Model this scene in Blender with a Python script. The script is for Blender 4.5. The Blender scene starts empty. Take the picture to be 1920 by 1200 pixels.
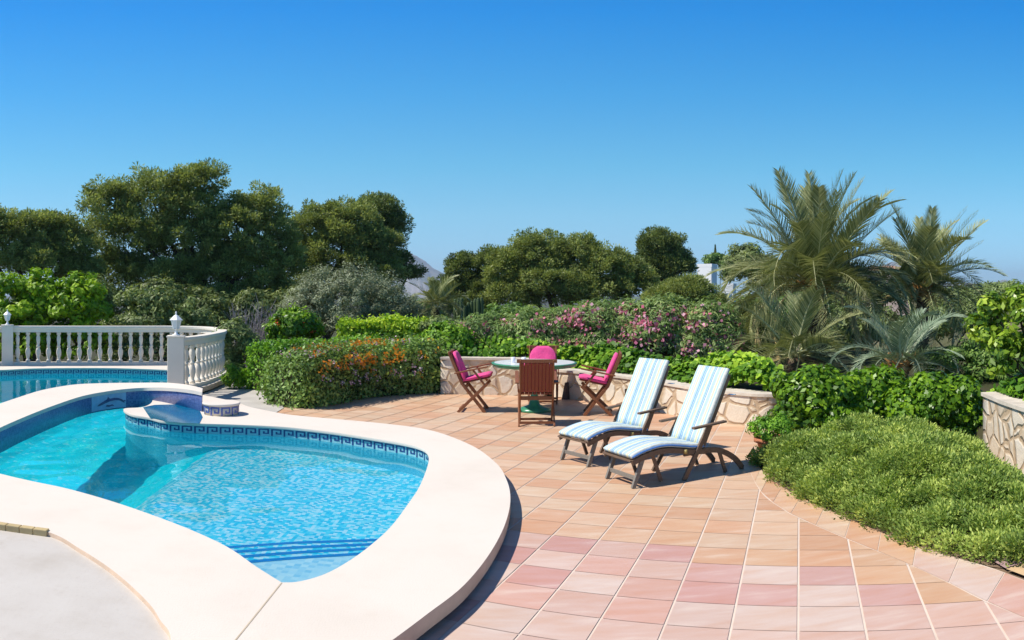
import bpy, bmesh, math, random
import numpy as np
from mathutils import Vector, Matrix, Quaternion
from mathutils.geometry import tessellate_polygon
random.seed(7); RNG = np.random.default_rng(11)
S = bpy.context.scene; COL = S.collection
PI = math.pi; R = math.radians

# ------------------------------------------------------------------ camera (a stitched, cylindrical panorama)
H = 1.85; F = 1500.0; CX = 960.0; HY = 549.0
cd = bpy.data.cameras.new('camera'); cam = bpy.data.objects.new('camera', cd); COL.objects.link(cam)
cam.location = (0, 0, H); cam.rotation_euler = (PI/2, 0, 0)
cd.type = 'PANO'; cd.panorama_type = 'CENTRAL_CYLINDRICAL'
cd.central_cylindrical_range_u_min = -960/F; cd.central_cylindrical_range_u_max = 960/F
cd.central_cylindrical_range_v_min = -(1200-HY)/F; cd.central_cylindrical_range_v_max = HY/F
cd.central_cylindrical_radius = 1.0
cd.lens = 26; cd.clip_start = 0.05; cd.clip_end = 20000
S.camera = cam

def G(px, py, z=0.0):                      # survey mark of the photo -> point on the level z
    th = (px-CX)/F; d = F*(H-z)/(py-HY)
    return Vector((d*math.sin(th), d*math.cos(th), z))
def D(px, py, d):                          # survey mark + known distance -> point
    th = (px-CX)/F
    return Vector((d*math.sin(th), d*math.cos(th), H-(py-HY)*d/F))

# ------------------------------------------------------------------ helpers
def tag(o, label=None, cat=None, group=None, kind=None):
    if label: o['label'] = label
    if cat: o['category'] = cat
    if group: o['group'] = group
    if kind: o['kind'] = kind
    return o
def empty(name, loc=(0,0,0), rz=0.0):
    o = bpy.data.objects.new(name, None); COL.objects.link(o)
    o.location = loc; o.rotation_euler = (0,0,rz); o.empty_display_size = .1
    return o
def dup(root, loc, rz, label):
    def cp(o, parent):
        c = o.copy(); COL.objects.link(c); c.parent = parent
        for ch in list(o.children): cp(ch, c)
        return c
    r = cp(root, None); r.location = loc; r.rotation_euler = (0,0,rz); r['label'] = label
    return r

class MB:
    def __init__(s): s.v=[]; s.f=[]; s.m=[]; s.uv=[]; s.sm=[]
    def face(s, pts, m=0, uv=None, smooth=False):
        b=len(s.v); s.v += [tuple(p) for p in pts]; s.f.append(list(range(b,b+len(pts)))); s.m.append(m)
        s.uv.append(uv if uv else [(p[0],p[1]) for p in pts]); s.sm.append(smooth); return s
    def box(s, c, size, rot=None, m=0):
        c=Vector(c); hx,hy,hz=[k/2 for k in size]; M = rot if rot else Matrix.Identity(3)
        P=[c+M@Vector((x*hx,y*hy,z*hz)) for x in(-1,1) for y in(-1,1) for z in(-1,1)]
        for q in ((0,1,3,2),(4,6,7,5),(0,4,5,1),(2,3,7,6),(0,2,6,4),(1,5,7,3)):
            s.face([P[i] for i in q], m)
        return s
    def bar(s, p0, p1, w, h, up=(0,0,1), m=0):
        p0=Vector(p0); p1=Vector(p1); d=(p1-p0); L=d.length; d.normalize(); up=Vector(up)
        a=d.cross(up)
        if a.length<1e-4: a=d.cross(Vector((1,0,0)))
        a.normalize(); b=a.cross(d)
        return s.box((p0+p1)/2,(w,L,h),Matrix((a,d,b)).transposed(),m)
    def tube(s, pts, rad, n=8, m=0, cap=True):
        pts=[Vector(p) for p in pts]; rings=[]
        for i,p in enumerate(pts):
            d=(pts[min(i+1,len(pts)-1)]-pts[max(i-1,0)]).normalized()
            a=d.cross(Vector((0.31,0.17,1)));
            if a.length<1e-3: a=d.cross(Vector((1,0,0)))
            a.normalize(); b=d.cross(a); r=rad[i] if hasattr(rad,'__len__') else rad
            rings.append([p+(a*math.cos(2*PI*k/n)+b*math.sin(2*PI*k/n))*r for k in range(n)])
        for i in range(len(rings)-1):
            for k in range(n):
                s.face([rings[i][k],rings[i][(k+1)%n],rings[i+1][(k+1)%n],rings[i+1][k]],m,
                       [(k/n,i),((k+1)/n,i),((k+1)/n,i+1),(k/n,i+1)],True)
        if cap: s.face(rings[0][::-1],m); s.face(rings[-1],m)
        return s
    def lathe(s, prof, c=(0,0,0), n=24, m=0, smooth=True, capb=True, capt=True):
        c=Vector(c); rg=[[c+Vector((r*math.cos(2*PI*k/n),r*math.sin(2*PI*k/n),z)) for k in range(n)] for r,z in prof]
        for i in range(len(rg)-1):
            for k in range(n):
                u0=2*PI*k/n*max(prof[i][0],.01); u1=2*PI*(k+1)/n*max(prof[i][0],.01)
                s.face([rg[i][k],rg[i][(k+1)%n],rg[i+1][(k+1)%n],rg[i+1][k]],m,[(u0,prof[i][1]),(u1,prof[i][1]),(u1,prof[i+1][1]),(u0,prof[i+1][1])],smooth)
        if capb and prof[0][0]>1e-4: s.face(rg[0][::-1],m)
        if capt and prof[-1][0]>1e-4: s.face(rg[-1],m)
        return s
    def flat(s, outer, z, holes=(), m=0):
        loops=[[Vector((p[0],p[1],0)) for p in outer]]+[[Vector((p[0],p[1],0)) for p in h] for h in holes]
        allp=[p for l in loops for p in l]
        for t in tessellate_polygon(loops):
            q=[allp[i] for i in t]
            if (q[1]-q[0]).cross(q[2]-q[0]).z<0: q=q[::-1]
            s.face([(p.x,p.y,z) for p in q],m)
        return s
    def wall(s, line, z0, z1, m=0, closed=True, smooth=True):
        n=len(line); u=0
        for i in range(n if closed else n-1):
            a=line[i]; b=line[(i+1)%n]; l=math.hypot(b[0]-a[0],b[1]-a[1])
            s.face([(a[0],a[1],z0),(b[0],b[1],z0),(b[0],b[1],z1),(a[0],a[1],z1)],m,[(u,z0),(u+l,z0),(u+l,z1),(u,z1)],smooth); u+=l
        return s
    def build(s, name, mats, parent=None, weld=True, bevel=0.0, recalc=False):
        me=bpy.data.meshes.new(name); me.from_pydata(s.v,[],s.f)
        if not isinstance(mats,(list,tuple)): mats=[mats]
        for m in mats: me.materials.append(m)
        me.polygons.foreach_set('material_index',s.m); me.polygons.foreach_set('use_smooth',s.sm)
        ul=me.uv_layers.new(name='UVMap'); ul.data.foreach_set('uv',[c for f in s.uv for p in f for c in p])
        if weld:
            bm=bmesh.new(); bm.from_mesh(me); bmesh.ops.remove_doubles(bm,verts=bm.verts,dist=2e-4)
            if recalc: bmesh.ops.recalc_face_normals(bm,faces=bm.faces)
            bm.to_mesh(me); bm.free()
        me.update()
        o=bpy.data.objects.new(name,me); COL.objects.link(o); o.parent=parent
        if bevel>0:
            md=o.modifiers.new('bevel','BEVEL'); md.width=bevel; md.segments=2; md.limit_method='ANGLE'; md.angle_limit=R(40)
        return o

def smooth(pts, n=8, closed=True):
    out=[]; N=len(pts); P=[Vector((p[0],p[1],p[2] if len(p)>2 else 0)) for p in pts]
    rng=range(N) if closed else range(N-1)
    for i in rng:
        if closed: p0,p1,p2,p3=P[i-1],P[i],P[(i+1)%N],P[(i+2)%N]
        else: p0,p1,p2,p3=P[max(i-1,0)],P[i],P[i+1],P[min(i+2,N-1)]
        for k in range(n):
            t=k/n
            out.append(.5*((2*p1)+(-p0+p2)*t+(2*p0-5*p1+4*p2-p3)*t*t+(-p0+3*p1-3*p2+p3)*t**3))
    if not closed: out.append(P[-1])
    return out
def resample(pts, step, closed=False):
    P=[Vector(p) for p in pts]+([Vector(pts[0])] if closed else []); out=[P[0].copy()]; acc=0
    L=sum((P[i+1]-P[i]).length for i in range(len(P)-1)); n=max(2,round(L/step)); st=L/n; want=st
    for i in range(len(P)-1):
        a,b=P[i],P[i+1]; l=(b-a).length
        while l>0 and acc+l>=want-1e-9:
            out.append(a.lerp(b,(want-acc)/l)); want+=st
        acc+=l
    if closed: out=out[:n]
    return out
def offset(line, d, closed=True):      # positive = to the left of travel
    out=[]; n=len(line)
    for i in range(n):
        a=line[i-1] if (closed or i>0) else line[i]; b=line[(i+1)%n] if (closed or i<n-1) else line[i]
        t=Vector((b[0]-a[0],b[1]-a[1],0)).normalized(); out.append(Vector((line[i][0]-t.y*d,line[i][1]+t.x*d,line[i][2] if len(line[i])>2 else 0)))
    return out
def inside(poly, X, Y):                # numpy even-odd test
    X=np.asarray(X); Y=np.asarray(Y); r=np.zeros(X.shape,bool); n=len(poly)
    for i in range(n):
        x1,y1=poly[i][0],poly[i][1]; x2,y2=poly[i-1][0],poly[i-1][1]
        if y1==y2: continue
        c=((y1>Y)!=(y2>Y))&(X<(x2-x1)*(Y-y1)/(y2-y1)+x1); r^=c
    return r

# ------------------------------------------------------------------ materials
class NT:
    def __init__(s, name):
        s.mat=bpy.data.materials.new(name); s.mat.use_nodes=True; s.t=s.mat.node_tree; s.t.nodes.clear()
        s.out=s.n('ShaderNodeOutputMaterial')
    def n(s, typ, **k):
        nd=s.t.nodes.new(typ)
        for a,b in k.items():
            if a.startswith('i_'):
                key=a[2:]; key=int(key) if key.isdigit() else key.replace('_',' ')
                nd.inputs[key].default_value=b
            else: setattr(nd,a,b)
        return nd
    def l(s,a,b): s.t.links.new(a,b)
    def ramp(s, fac, stops, interp='LINEAR'):
        r=s.n('ShaderNodeValToRGB'); r.color_ramp.interpolation=interp; e=r.color_ramp.elements
        while len(e)<len(stops): e.new(.5)
        for k,(p,c) in enumerate(stops): e[k].position=p; e[k].color=(*c,1)
        if fac is not None: s.l(fac,r.inputs[0])
        return r.outputs[0]
    def noise(s, vec, scale, detail=3, rough=.55, out=0):
        nd=s.n('ShaderNodeTexNoise'); nd.inputs['Scale'].default_value=scale; nd.inputs['Detail'].default_value=detail; nd.inputs['Roughness'].default_value=rough
        if vec is not None: s.l(vec,nd.inputs['Vector'])
        return nd.outputs[out]
    def mix(s, fac, a, b, mode='MIX'):
        m=s.n('ShaderNodeMix',data_type='RGBA',blend_type=mode)
        for sock,v in ((m.inputs[0],fac),(m.inputs[6],a),(m.inputs[7],b)):
            if isinstance(v,(int,float)): sock.default_value=v
            elif isinstance(v,tuple): sock.default_value=(*v,1)
            else: s.l(v,sock)
        return m.outputs[2]
    def math(s, op, a, b=None, c=None):
        m=s.n('ShaderNodeMath',operation=op)
        for k,v in enumerate((a,b,c)):
            if v is None: continue
            if isinstance(v,(int,float)): m.inputs[k].default_value=v
            else: s.l(v,m.inputs[k])
        return m.outputs[0]
    def coord(s, kind='Object'):
        return s.n('ShaderNodeTexCoord').outputs[kind]
    def bump(s, h, strength=.3, dist=.01):
        b=s.n('ShaderNodeBump'); b.inputs['Strength'].default_value=strength; b.inputs['Distance'].default_value=dist
        s.l(h,b.inputs['Height']); return b.outputs[0]
    def pbr(s, col, rough=.6, normal=None, spec=.3, **k):
        p=s.n('ShaderNodeBsdfPrincipled')
        if isinstance(col,tuple): p.inputs['Base Color'].default_value=(*col,1)
        else: s.l(col,p.inputs['Base Color'])
        if isinstance(rough,(int,float)): p.inputs['Roughness'].default_value=rough
        else: s.l(rough,p.inputs['Roughness'])
        p.inputs['Specular IOR Level'].default_value=spec
        if normal is not None: s.l(normal,p.inputs['Normal'])
        for a,b in k.items(): p.inputs[a.replace('_',' ')].default_value=b
        return p.outputs[0]
    def done(s, sh): s.l(sh,s.out.inputs[0]); return s.mat

def m_plain(name, col, rough=.6, var=.12, scale=8, bump=.15, spec=.3, space='Object'):
    t=NT(name); c=t.coord(space); n=t.noise(c,scale,4); n2=t.noise(c,scale*6,3)
    d=tuple(k*(1-var) for k in col); u=tuple(min(1,k*(1+var)) for k in col)
    col_=t.ramp(n,[(.3,d),(.7,u)])
    return t.done(t.pbr(col_,rough,t.bump(n2,bump,.006),spec))
def m_wood(name, a, b, rough=.55):
    t=NT(name); c=t.coord(); mp=t.n('ShaderNodeMapping'); mp.inputs['Scale'].default_value=(3,14,14); t.l(c,mp.inputs[0])
    n=t.noise(mp.outputs[0],6,5,.6); oi=t.n('ShaderNodeObjectInfo'); 
    col=t.ramp(n,[(.25,a),(.75,b)])
    return t.done(t.pbr(col,rough,t.bump(n,.2,.003),.35))
def m_leaf(name, dark, mid, light, trans=.25, rough=.5, spec=.35, kf=1.45):
    k_=kf; dark,mid,light=[tuple(min(.8,c*k_) for c in q) for q in (dark,mid,light)]
    t=NT(name); at=t.n('ShaderNodeAttribute',attribute_name='tint'); 
    col=t.ramp(at.outputs['Fac'],[(0,dark),(.5,mid),(1,light)])
    p=t.pbr(col,rough,None,spec); tr=t.n('ShaderNodeBsdfTranslucent'); t.l(t.mix(1.0,col,(1.0,1.0,.55),'MULTIPLY'),tr.inputs[0])
    m=t.n('ShaderNodeMixShader'); m.inputs[0].default_value=trans; t.l(p,m.inputs[1]); t.l(tr.outputs[0],m.inputs[2])
    return t.done(m.outputs[0])
def m_mosaic(name, cell, stops, grout, rough=.25, gw=.08, src='UV', interp='LINEAR'):
    t=NT(name); c=t.coord(src)
    sc=t.n('ShaderNodeVectorMath',operation='SCALE'); t.l(c,sc.inputs[0]); sc.inputs['Scale'].default_value=1/cell
    fl=t.n('ShaderNodeVectorMath',operation='FLOOR'); t.l(sc.outputs[0],fl.inputs[0])
    fr=t.n('ShaderNodeVectorMath',operation='FRACTION'); t.l(sc.outputs[0],fr.inputs[0])
    wn=t.n('ShaderNodeTexWhiteNoise',noise_dimensions='2D'); t.l(fl.outputs[0],wn.inputs['Vector'])
    sp=t.n('ShaderNodeSeparateXYZ'); t.l(fr.outputs[0],sp.inputs[0])
    e=None
    for o in (sp.outputs[0],sp.outputs[1]):
        a=t.math('LESS_THAN',t.math('ABSOLUTE',t.math('SUBTRACT',o,.5)),.5-gw); e=a if e is None else t.math('MULTIPLY',e,a)
    col=t.ramp(wn.outputs[0],stops,interp); big=t.noise(c,1.3,3)
    col=t.mix(t.math('MULTIPLY',big,.25),col,stops[0][1])
    return t.done(t.pbr(t.mix(e,grout,col),rough,None,.5))

M={}
M['plaster']=m_plain('white_plaster',(.76,.685,.575),.8,.05,2.2,.25,.2)
# coping: rolled pale render with faint stains
t=NT('coping_render'); c=t.coord(); n=t.noise(c,1.1,5,.6); n2=t.noise(c,90,3); n3=t.noise(c,6,4)
col=t.ramp(n,[(.28,(.70,.61,.515)),(.5,(.742,.652,.555)),(.75,(.752,.667,.575))]); col=t.mix(t.ramp(n2,[(.66,(0,0,0)),(.75,(.22,.22,.22))]),col,(.52,.44,.34)); col=t.mix(t.math('MULTIPLY',t.ramp(n3,[(.56,(0,0,0)),(.8,(1,1,1))]),.16),col,(.60,.49,.37))
M['coping']=t.done(t.pbr(col,.85,t.bump(n2,.3,.004),.15))
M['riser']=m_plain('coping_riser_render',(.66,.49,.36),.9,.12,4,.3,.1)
M['gap']=m_plain('coping_undercut_shade',(.10,.075,.065),.9,.2,6,.2,.1)  # undercut shade below the coping overhang put into the dark colour
t=NT('troweled_concrete'); c=t.coord(); n=t.noise(c,1.3,6,.65); n2=t.noise(c,42,3); n3=t.noise(c,5,5,.7)
col=t.ramp(n,[(.3,(.49,.435,.375)),(.5,(.56,.51,.455)),(.72,(.60,.555,.50))]); col=t.mix(t.ramp(n3,[(.58,(0,0,0)),(.72,(.35,.35,.35))]),col,(.42,.36,.29)); col=t.mix(t.ramp(n2,[(.66,(0,0,0)),(.74,(.3,.3,.3))]),col,(.36,.31,.26))
M['paving']=t.done(t.pbr(col,.85,t.bump(n2,.35,.004),.15))
M['path']=m_plain('grey_concrete_path',(.50,.46,.41),.9,.12,2.4,.4,.1)
M['curb']=m_plain('sandstone_edge',(.55,.42,.22),.9,.2,5,.4,.1)
# terrace tiles: one tone per tile, cloudy firing marks inside each
t=NT('terracotta_tiles'); at=t.n('ShaderNodeAttribute',attribute_name='tilecol'); c=t.coord()
mp=t.n('ShaderNodeMapping'); mp.inputs['Rotation'].default_value=(0,0,R(22)); mp.inputs['Scale'].default_value=(.45,2.0,1); t.l(c,mp.inputs[0])
rnd=t.n('ShaderNodeAttribute',attribute_name='tilernd'); ad=t.n('ShaderNodeVectorMath',operation='ADD'); t.l(mp.outputs[0],ad.inputs[0]); t.l(rnd.outputs['Vector'],ad.inputs[1])
n=t.noise(ad.outputs[0],5,4,.55); n2=t.noise(c,70,3)
col=t.mix(t.ramp(n,[(.42,(0,0,0)),(.72,(1,1,1))]),at.outputs['Color'],t.mix(1.0,at.outputs['Color'],(.95,.83,.74),'MULTIPLY'))
col=t.mix(t.math('MULTIPLY',t.ramp(n,[(.22,(1,1,1)),(.42,(0,0,0))]),.4),col,(.80,.68,.55))
M['tile']=t.done(t.pbr(col,.55,t.bump(n2,.15,.003),.3))
M['grout']=m_plain('pale_grout',(.74,.60,.49),.9,.08,3,.2,.1)
M['bluetile']=m_mosaic('blue_mosaic_tiles',.026,[(0,(.06,.085,.27)),(.5,(.10,.14,.37)),(1,(.19,.23,.47))],(.20,.22,.36),.3,.06)
M['poolwall']=m_mosaic('pool_wall_mosaic',.03,[(0,(.02,.44,.66)),(.5,(.05,.56,.76)),(1,(.30,.74,.85))],(.22,.62,.72),.3,.05)
M['poolfloor']=m_mosaic('pool_floor_caustic_mosaic',.036,[(0,(.0,.48,.78)),(.34,(.05,.70,.90)),(.62,(.40,.87,.95)),(.84,(.95,.97,.97))],(.30,.76,.88),.4,.03,'Object')  # mosaic tones; the white cells stand in for caustic sparkle
M['stepfloor']=m_mosaic('pool_step_mosaic',.05,[(0,(.42,.66,.86)),(.5,(.68,.83,.93)),(1,(.95,.97,.98))],(.75,.87,.93),.4,.03,'Object')
M['deepfloor']=m_mosaic('pool_deep_mosaic',.05,[(0,(.0,.80,.96)),(.6,(.0,.90,.98)),(.92,(.04,.94,.99)),(1,(.4,.96,.99))],(.01,.88,.97),.4,.02,'Object')
M['nosing']=m_plain('dark_blue_step_tiles',(.02,.10,.50),.3,.2,25,.1,.5)
M['keybg']=m_plain('pale_teal_tile',(.27,.55,.60),.3,.12,20,.1,.5)
M['key']=m_plain('navy_key_tile',(.02,.05,.19),.3,.2,20,.1,.5)
M['keycream']=m_plain('cream_key_tile',(.62,.57,.48),.4,.08,12,.1,.4)
M['keyblue']=m_plain('cobalt_key_tile',(.07,.11,.36),.3,.15,20,.1,.5)
M['mural']=m_plain('pale_blue_mural_tile',(.30,.50,.68),.3,.10,14,.1,.5)
M['dolphin']=m_plain('slate_blue_mural_tile',(.07,.11,.22),.3,.2,14,.1,.5)
M['teal']=m_mosaic('teal_basin_mosaic',.04,[(0,(.0,.11,.23)),(.7,(.0,.16,.30)),(1,(.03,.24,.38))],(.01,.17,.30),.12,.04)
# natural stone wall: irregular pale boulders in sandy mortar
t=NT('rubble_stone_wall'); c=t.coord('UV'); nz=t.noise(c,3,2,out=1); ds=t.mix(.12,c,nz)
mp=t.n('ShaderNodeMapping'); mp.inputs['Scale'].default_value=(4.2,5.6,1); t.l(ds,mp.inputs[0])
v1=t.n('ShaderNodeTexVoronoi',feature='DISTANCE_TO_EDGE'); v1.inputs['Scale'].default_value=1; t.l(mp.outputs[0],v1.inputs['Vector'])
v2=t.n('ShaderNodeTexVoronoi',feature='F1'); v2.inputs['Scale'].default_value=1; t.l(mp.outputs[0],v2.inputs['Vector'])
sp=t.n('ShaderNodeSeparateColor'); t.l(v2.outputs['Color'],sp.inputs[0])
stone=t.ramp(sp.outputs[0],[(0,(.60,.47,.33)),(.35,(.73,.64,.52)),(.7,(.78,.71,.60)),(1,(.66,.53,.38))])
n=t.noise(c,14,5,.6); stone=t.mix(t.math('MULTIPLY',n,.5),stone,(.60,.48,.34))
mort=t.ramp(n,[(.3,(.44,.31,.19)),(.7,(.60,.46,.31))]); edge=t.ramp(v1.outputs['Distance'],[(.035,(0,0,0)),(.11,(1,1,1))])
hh=t.math('ADD',t.math('MULTIPLY',edge,.8),t.math('MULTIPLY',n,.4))
M['stone']=t.done(t.pbr(t.mix(edge,mort,stone),.9,t.bump(hh,.7,.03),.15))
M['stonecap']=m_plain('stone_cap_mortar',(.64,.56,.46),.9,.16,5,.4,.1)
M['teak']=m_wood('oiled_teak',(.16,.055,.022),(.30,.12,.05))
M['teakslat']=m_wood('red_brown_teak_slats',(.15,.032,.015),(.25,.06,.028),.5)
M['grey_teak']=m_wood('weathered_brown_teak',(.10,.06,.04),(.22,.145,.095),.6)
M['silver_teak']=m_wood('silvered_teak',(.15,.135,.115),(.26,.235,.20),.6)
M['brass']=m_plain('dull_brass',(.45,.33,.10),.4,.2,30,.1,.6)
def m_cloth(name,col):
    t=NT(name); c=t.coord(); n=t.noise(c,9,3); w=t.noise(c,160,2)
    cc=t.ramp(n,[(.3,tuple(k*.9 for k in col)),(.7,tuple(min(1,k*1.08) for k in col))])
    return t.done(t.pbr(cc,.9,t.bump(t.math('ADD',n,t.math('MULTIPLY',w,.3)),.6,.03),.1,Sheen_Weight=.15))
M['pink']=m_cloth('magenta_cushion_cloth',(.84,.095,.30))
t=NT('striped_cushion_cloth'); c=t.coord('UV'); sx=t.n('ShaderNodeSeparateXYZ'); t.l(c,sx.inputs[0]); ph=t.math('FRACT',t.math('MULTIPLY',sx.outputs[0],1.15))
W_=(.70,.72,.66); LB=(.38,.56,.66); BL=(.09,.27,.52); YE=(.68,.67,.33); GR=(.47,.54,.57)
st=[W_,LB,W_,YE,W_,GR,LB,GR,W_,BL,W_,BL,LB,W_,YE,GR,LB,W_,LB,BL,W_,BL,LB,GR,W_,YE,W_,LB]
wd=[3,3,2,2.2,2,2.5,2,2.5,2,1.5,1.2,1.0,3,2,2,2.5,2.5,2,2,1.0,1.2,1.5,2,2.5,2,2.2,2,2]; tot=sum(wd); pos=0; stops=[]
for a,b in zip(st,wd): stops.append((pos/tot,a)); pos+=b
n=t.noise(t.coord(),10,3); w=t.noise(t.coord(),200,2)
M['stripe']=t.done(t.pbr(t.ramp(ph,stops,'CONSTANT'),.9,t.bump(t.math('ADD',n,t.math('MULTIPLY',w,.2)),.6,.03),.1))
M['piping']=m_cloth('blue_cushion_piping',(.10,.25,.60))
# mosaic table top
t=NT('mosaic_table_top'); c=t.coord(); vo=t.n('ShaderNodeTexVoronoi',feature='F1'); vo.inputs['Scale'].default_value=32; t.l(c,vo.inputs['Vector'])
sp=t.n('ShaderNodeSeparateColor'); t.l(vo.outputs['Color'],sp.inputs[0])
M['tabletop']=t.done(t.pbr(t.ramp(sp.outputs[0],[(0,(.70,.74,.76)),(.3,(.86,.86,.85)),(1,(.90,.89,.86))]),.22,None,.5))
M['green_edge']=m_plain('green_glazed_edge',(.05,.24,.12),.3,.2,18,.1,.5)
M['cup']=m_plain('frosted_white_glass',(.78,.79,.84),.2,.04,10,.05,.5)
M['lantern']=m_plain('white_painted_metal',(.80,.80,.78),.4,.05,9,.1,.4)
t=NT('frosted_lantern_glass'); M['lglass']=t.done(t.pbr((.62,.68,.68),.12,None,.6))
M['terracotta']=m_plain('terracotta_pot_clay',(.42,.16,.08),.8,.15,8,.3,.2)
M['soil']=m_plain('dry_soil',(.24,.165,.11),.95,.35,4,.6,.05)
M['bark']=m_plain('grey_brown_bark',(.10,.075,.055),.95,.35,6,.8,.05)
M['drybranch']=m_plain('dead_grey_twigs',(.34,.30,.30),.95,.25,6,.3,.05)
M['palmbark']=m_plain('palm_trunk_fibre',(.13,.085,.06),.95,.45,14,1.0,.05)
M['palmfibre']=m_plain('orange_palm_leaf_bases',(.42,.22,.08),.9,.35,12,.6,.05)
M['darkwedge']=m_plain('dark_wedge_brown',(.055,.042,.04),.6,.25,12,.2,.4)
M['house']=m_plain('whitewashed_house_wall',(.82,.81,.80),.85,.03,.3,.05,.1)
M['roof']=m_plain('clay_roof_tiles',(.42,.24,.17),.9,.25,2.5,.3,.1)
M['ochre']=m_plain('pinkish_house_wall',(.62,.47,.40),.9,.1,.4,.1,.1)
M['window']=m_plain('dark_window_glass',(.05,.06,.07),.15,.2,2,.02,.6)
# leaves
M['pine']=m_leaf('aleppo_pine_needles',(.09,.11,.028),(.195,.235,.065),(.36,.39,.125),.4,kf=1.45)
M['pinedark']=m_leaf('dark_pine_needles',(.055,.078,.022),(.135,.175,.05),(.26,.30,.09),.35,kf=1.4)
M['olive']=m_leaf('olive_grey_leaves',(.075,.088,.048),(.14,.16,.088),(.235,.26,.155),.25,kf=1.8)
M['bright']=m_leaf('bright_green_leaves',(.05,.12,.004),(.17,.30,.005),(.36,.48,.015),.35)
M['lime']=m_leaf('lime_hedge_leaves',(.10,.19,.010),(.29,.43,.02),(.50,.62,.05),.35)
M['midgreen']=m_leaf('mid_green_leaves',(.035,.085,.016),(.10,.18,.032),(.20,.29,.06),.3)
M['hedge']=m_leaf('box_hedge_leaves',(.045,.12,.012),(.13,.28,.02),(.27,.45,.04),.35)
M['lantana']=m_leaf('lantana_leaves',(.065,.09,.028),(.14,.225,.05),(.26,.37,.095),.3,kf=1.6)
M['glossy']=m_leaf('glossy_dark_leaves',(.03,.085,.004),(.095,.195,.008),(.24,.38,.02),.35,.36,.4)
M['oleander']=m_leaf('oleander_leaves',(.065,.105,.03),(.145,.215,.06),(.28,.34,.11),.35,kf=1.75)
M['ivy']=m_leaf('ivy_leaves',(.045,.12,.008),(.13,.26,.012),(.36,.50,.04),.35)
M['rosemary']=m_leaf('low_juniper_leaves',(.07,.11,.025),(.175,.245,.05),(.37,.42,.10),.35,kf=1.75)
M['citrus']=m_leaf('citrus_leaves',(.05,.11,.010),(.18,.28,.02),(.42,.50,.06),.35,.35,.5)
M['palm']=m_leaf('date_palm_leaflets',(.045,.062,.024),(.15,.172,.066),(.41,.40,.215),.2,kf=1.5)
M['palmblue']=m_leaf('blue_grey_palm_leaflets',(.055,.09,.05),(.14,.19,.12),(.33,.375,.26),.2,kf=1.5)
M['palmdry']=m_leaf('dry_palm_leaflets',(.24,.17,.07),(.38,.29,.13),(.52,.42,.22),.2)
M['scrub']=m_leaf('grey_green_scrub',(.06,.085,.028),(.12,.16,.05),(.22,.265,.085),.3,kf=1.75)
M['cactus']=m_plain('ribbed_cactus_skin',(.07,.11,.04),.6,.25,5,.2,.3)
M['pinkflower']=m_leaf('pink_petals',(.72,.16,.28),(.85,.30,.42),(.88,.52,.58),.35,kf=1.0)
M['orangeflower']=m_leaf('orange_petals',(.90,.20,.01),(.95,.32,.02),(.95,.46,.04),.3,kf=1.0)
M['mauveflower']=m_leaf('pale_pink_petals',(.55,.28,.34),(.68,.42,.48),(.8,.62,.62),.3,kf=1.1)
M['redflower']=m_leaf('red_petals',(.6,.03,.02),(.72,.07,.04),(.8,.14,.08),.3,kf=1.0)
M['magentaflower']=m_leaf('magenta_petals',(.6,.04,.22),(.72,.08,.34),(.8,.2,.45),.3,kf=1.0)

# ------------------------------------------------------------------ world and sun
to_sun=Vector((-.60,-.11,.80)).normalized()
w=bpy.data.worlds.new('World'); S.world=w; w.use_nodes=True; nt=w.node_tree; bg=nt.nodes['Background']
sky=nt.nodes.new('ShaderNodeTexSky'); sky.sky_type='NISHITA'; sky.sun_disc=False
sky.sun_elevation=math.asin(to_sun.z); sky.sun_rotation=math.atan2(to_sun.x,to_sun.y)
sky.altitude=0; sky.air_density=1.0; sky.dust_density=0; sky.ozone_density=1.5
hs=nt.nodes.new('ShaderNodeHueSaturation'); hs.inputs['Saturation'].default_value=1.2; hs.inputs['Hue'].default_value=.5
tc=nt.nodes.new('ShaderNodeTexCoord'); sm=nt.nodes.new('ShaderNodeVectorMath'); sm.operation='MULTIPLY_ADD'
sm.inputs[1].default_value=(1,1,1.9); sm.inputs[2].default_value=(0,0,.20); nt.links.new(tc.outputs['Generated'],sm.inputs[0])
nrm=nt.nodes.new('ShaderNodeVectorMath'); nrm.operation='NORMALIZE'; nt.links.new(sm.outputs[0],nrm.inputs[0]); nt.links.new(nrm.outputs[0],sky.inputs[0])
nt.links.new(sky.outputs[0],hs.inputs['Color']); sep=nt.nodes.new('ShaderNodeSeparateXYZ'); nt.links.new(tc.outputs['Generated'],sep.inputs[0])
cr=nt.nodes.new('ShaderNodeValToRGB'); ce=cr.color_ramp.elements
SKYR=[(0.0,(1.75,1.58,1.18)),(.096,(1.5,1.76,1.29)),(.156,(1.0,1.70,1.34)),(.24,(.44,1.44,1.43)),(.335,(.02,1.12,1.46)),(.5,(.22,.62,.86)),(.7,(.26,.42,.58)),(1.0,(.22,.34,.46))]
while len(ce)<len(SKYR): ce.new(.5)
for k_,(p_,c_) in enumerate(SKYR): ce[k_].position=p_; ce[k_].color=(c_[0]/2,c_[1]/2,c_[2]/2,1)
nt.links.new(sep.outputs[2],cr.inputs[0])
tn=nt.nodes.new('ShaderNodeMix'); tn.data_type='RGBA'; tn.blend_type='MULTIPLY'; tn.inputs[0].default_value=1; nt.links.new(cr.outputs[0],tn.inputs[7])
ev=nt.nodes.new('ShaderNodeMath'); ev.operation='MULTIPLY_ADD'; ev.use_clamp=False; ev.inputs[1].default_value=.22; ev.inputs[2].default_value=1.0; nt.links.new(sep.outputs[0],ev.inputs[0])
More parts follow.
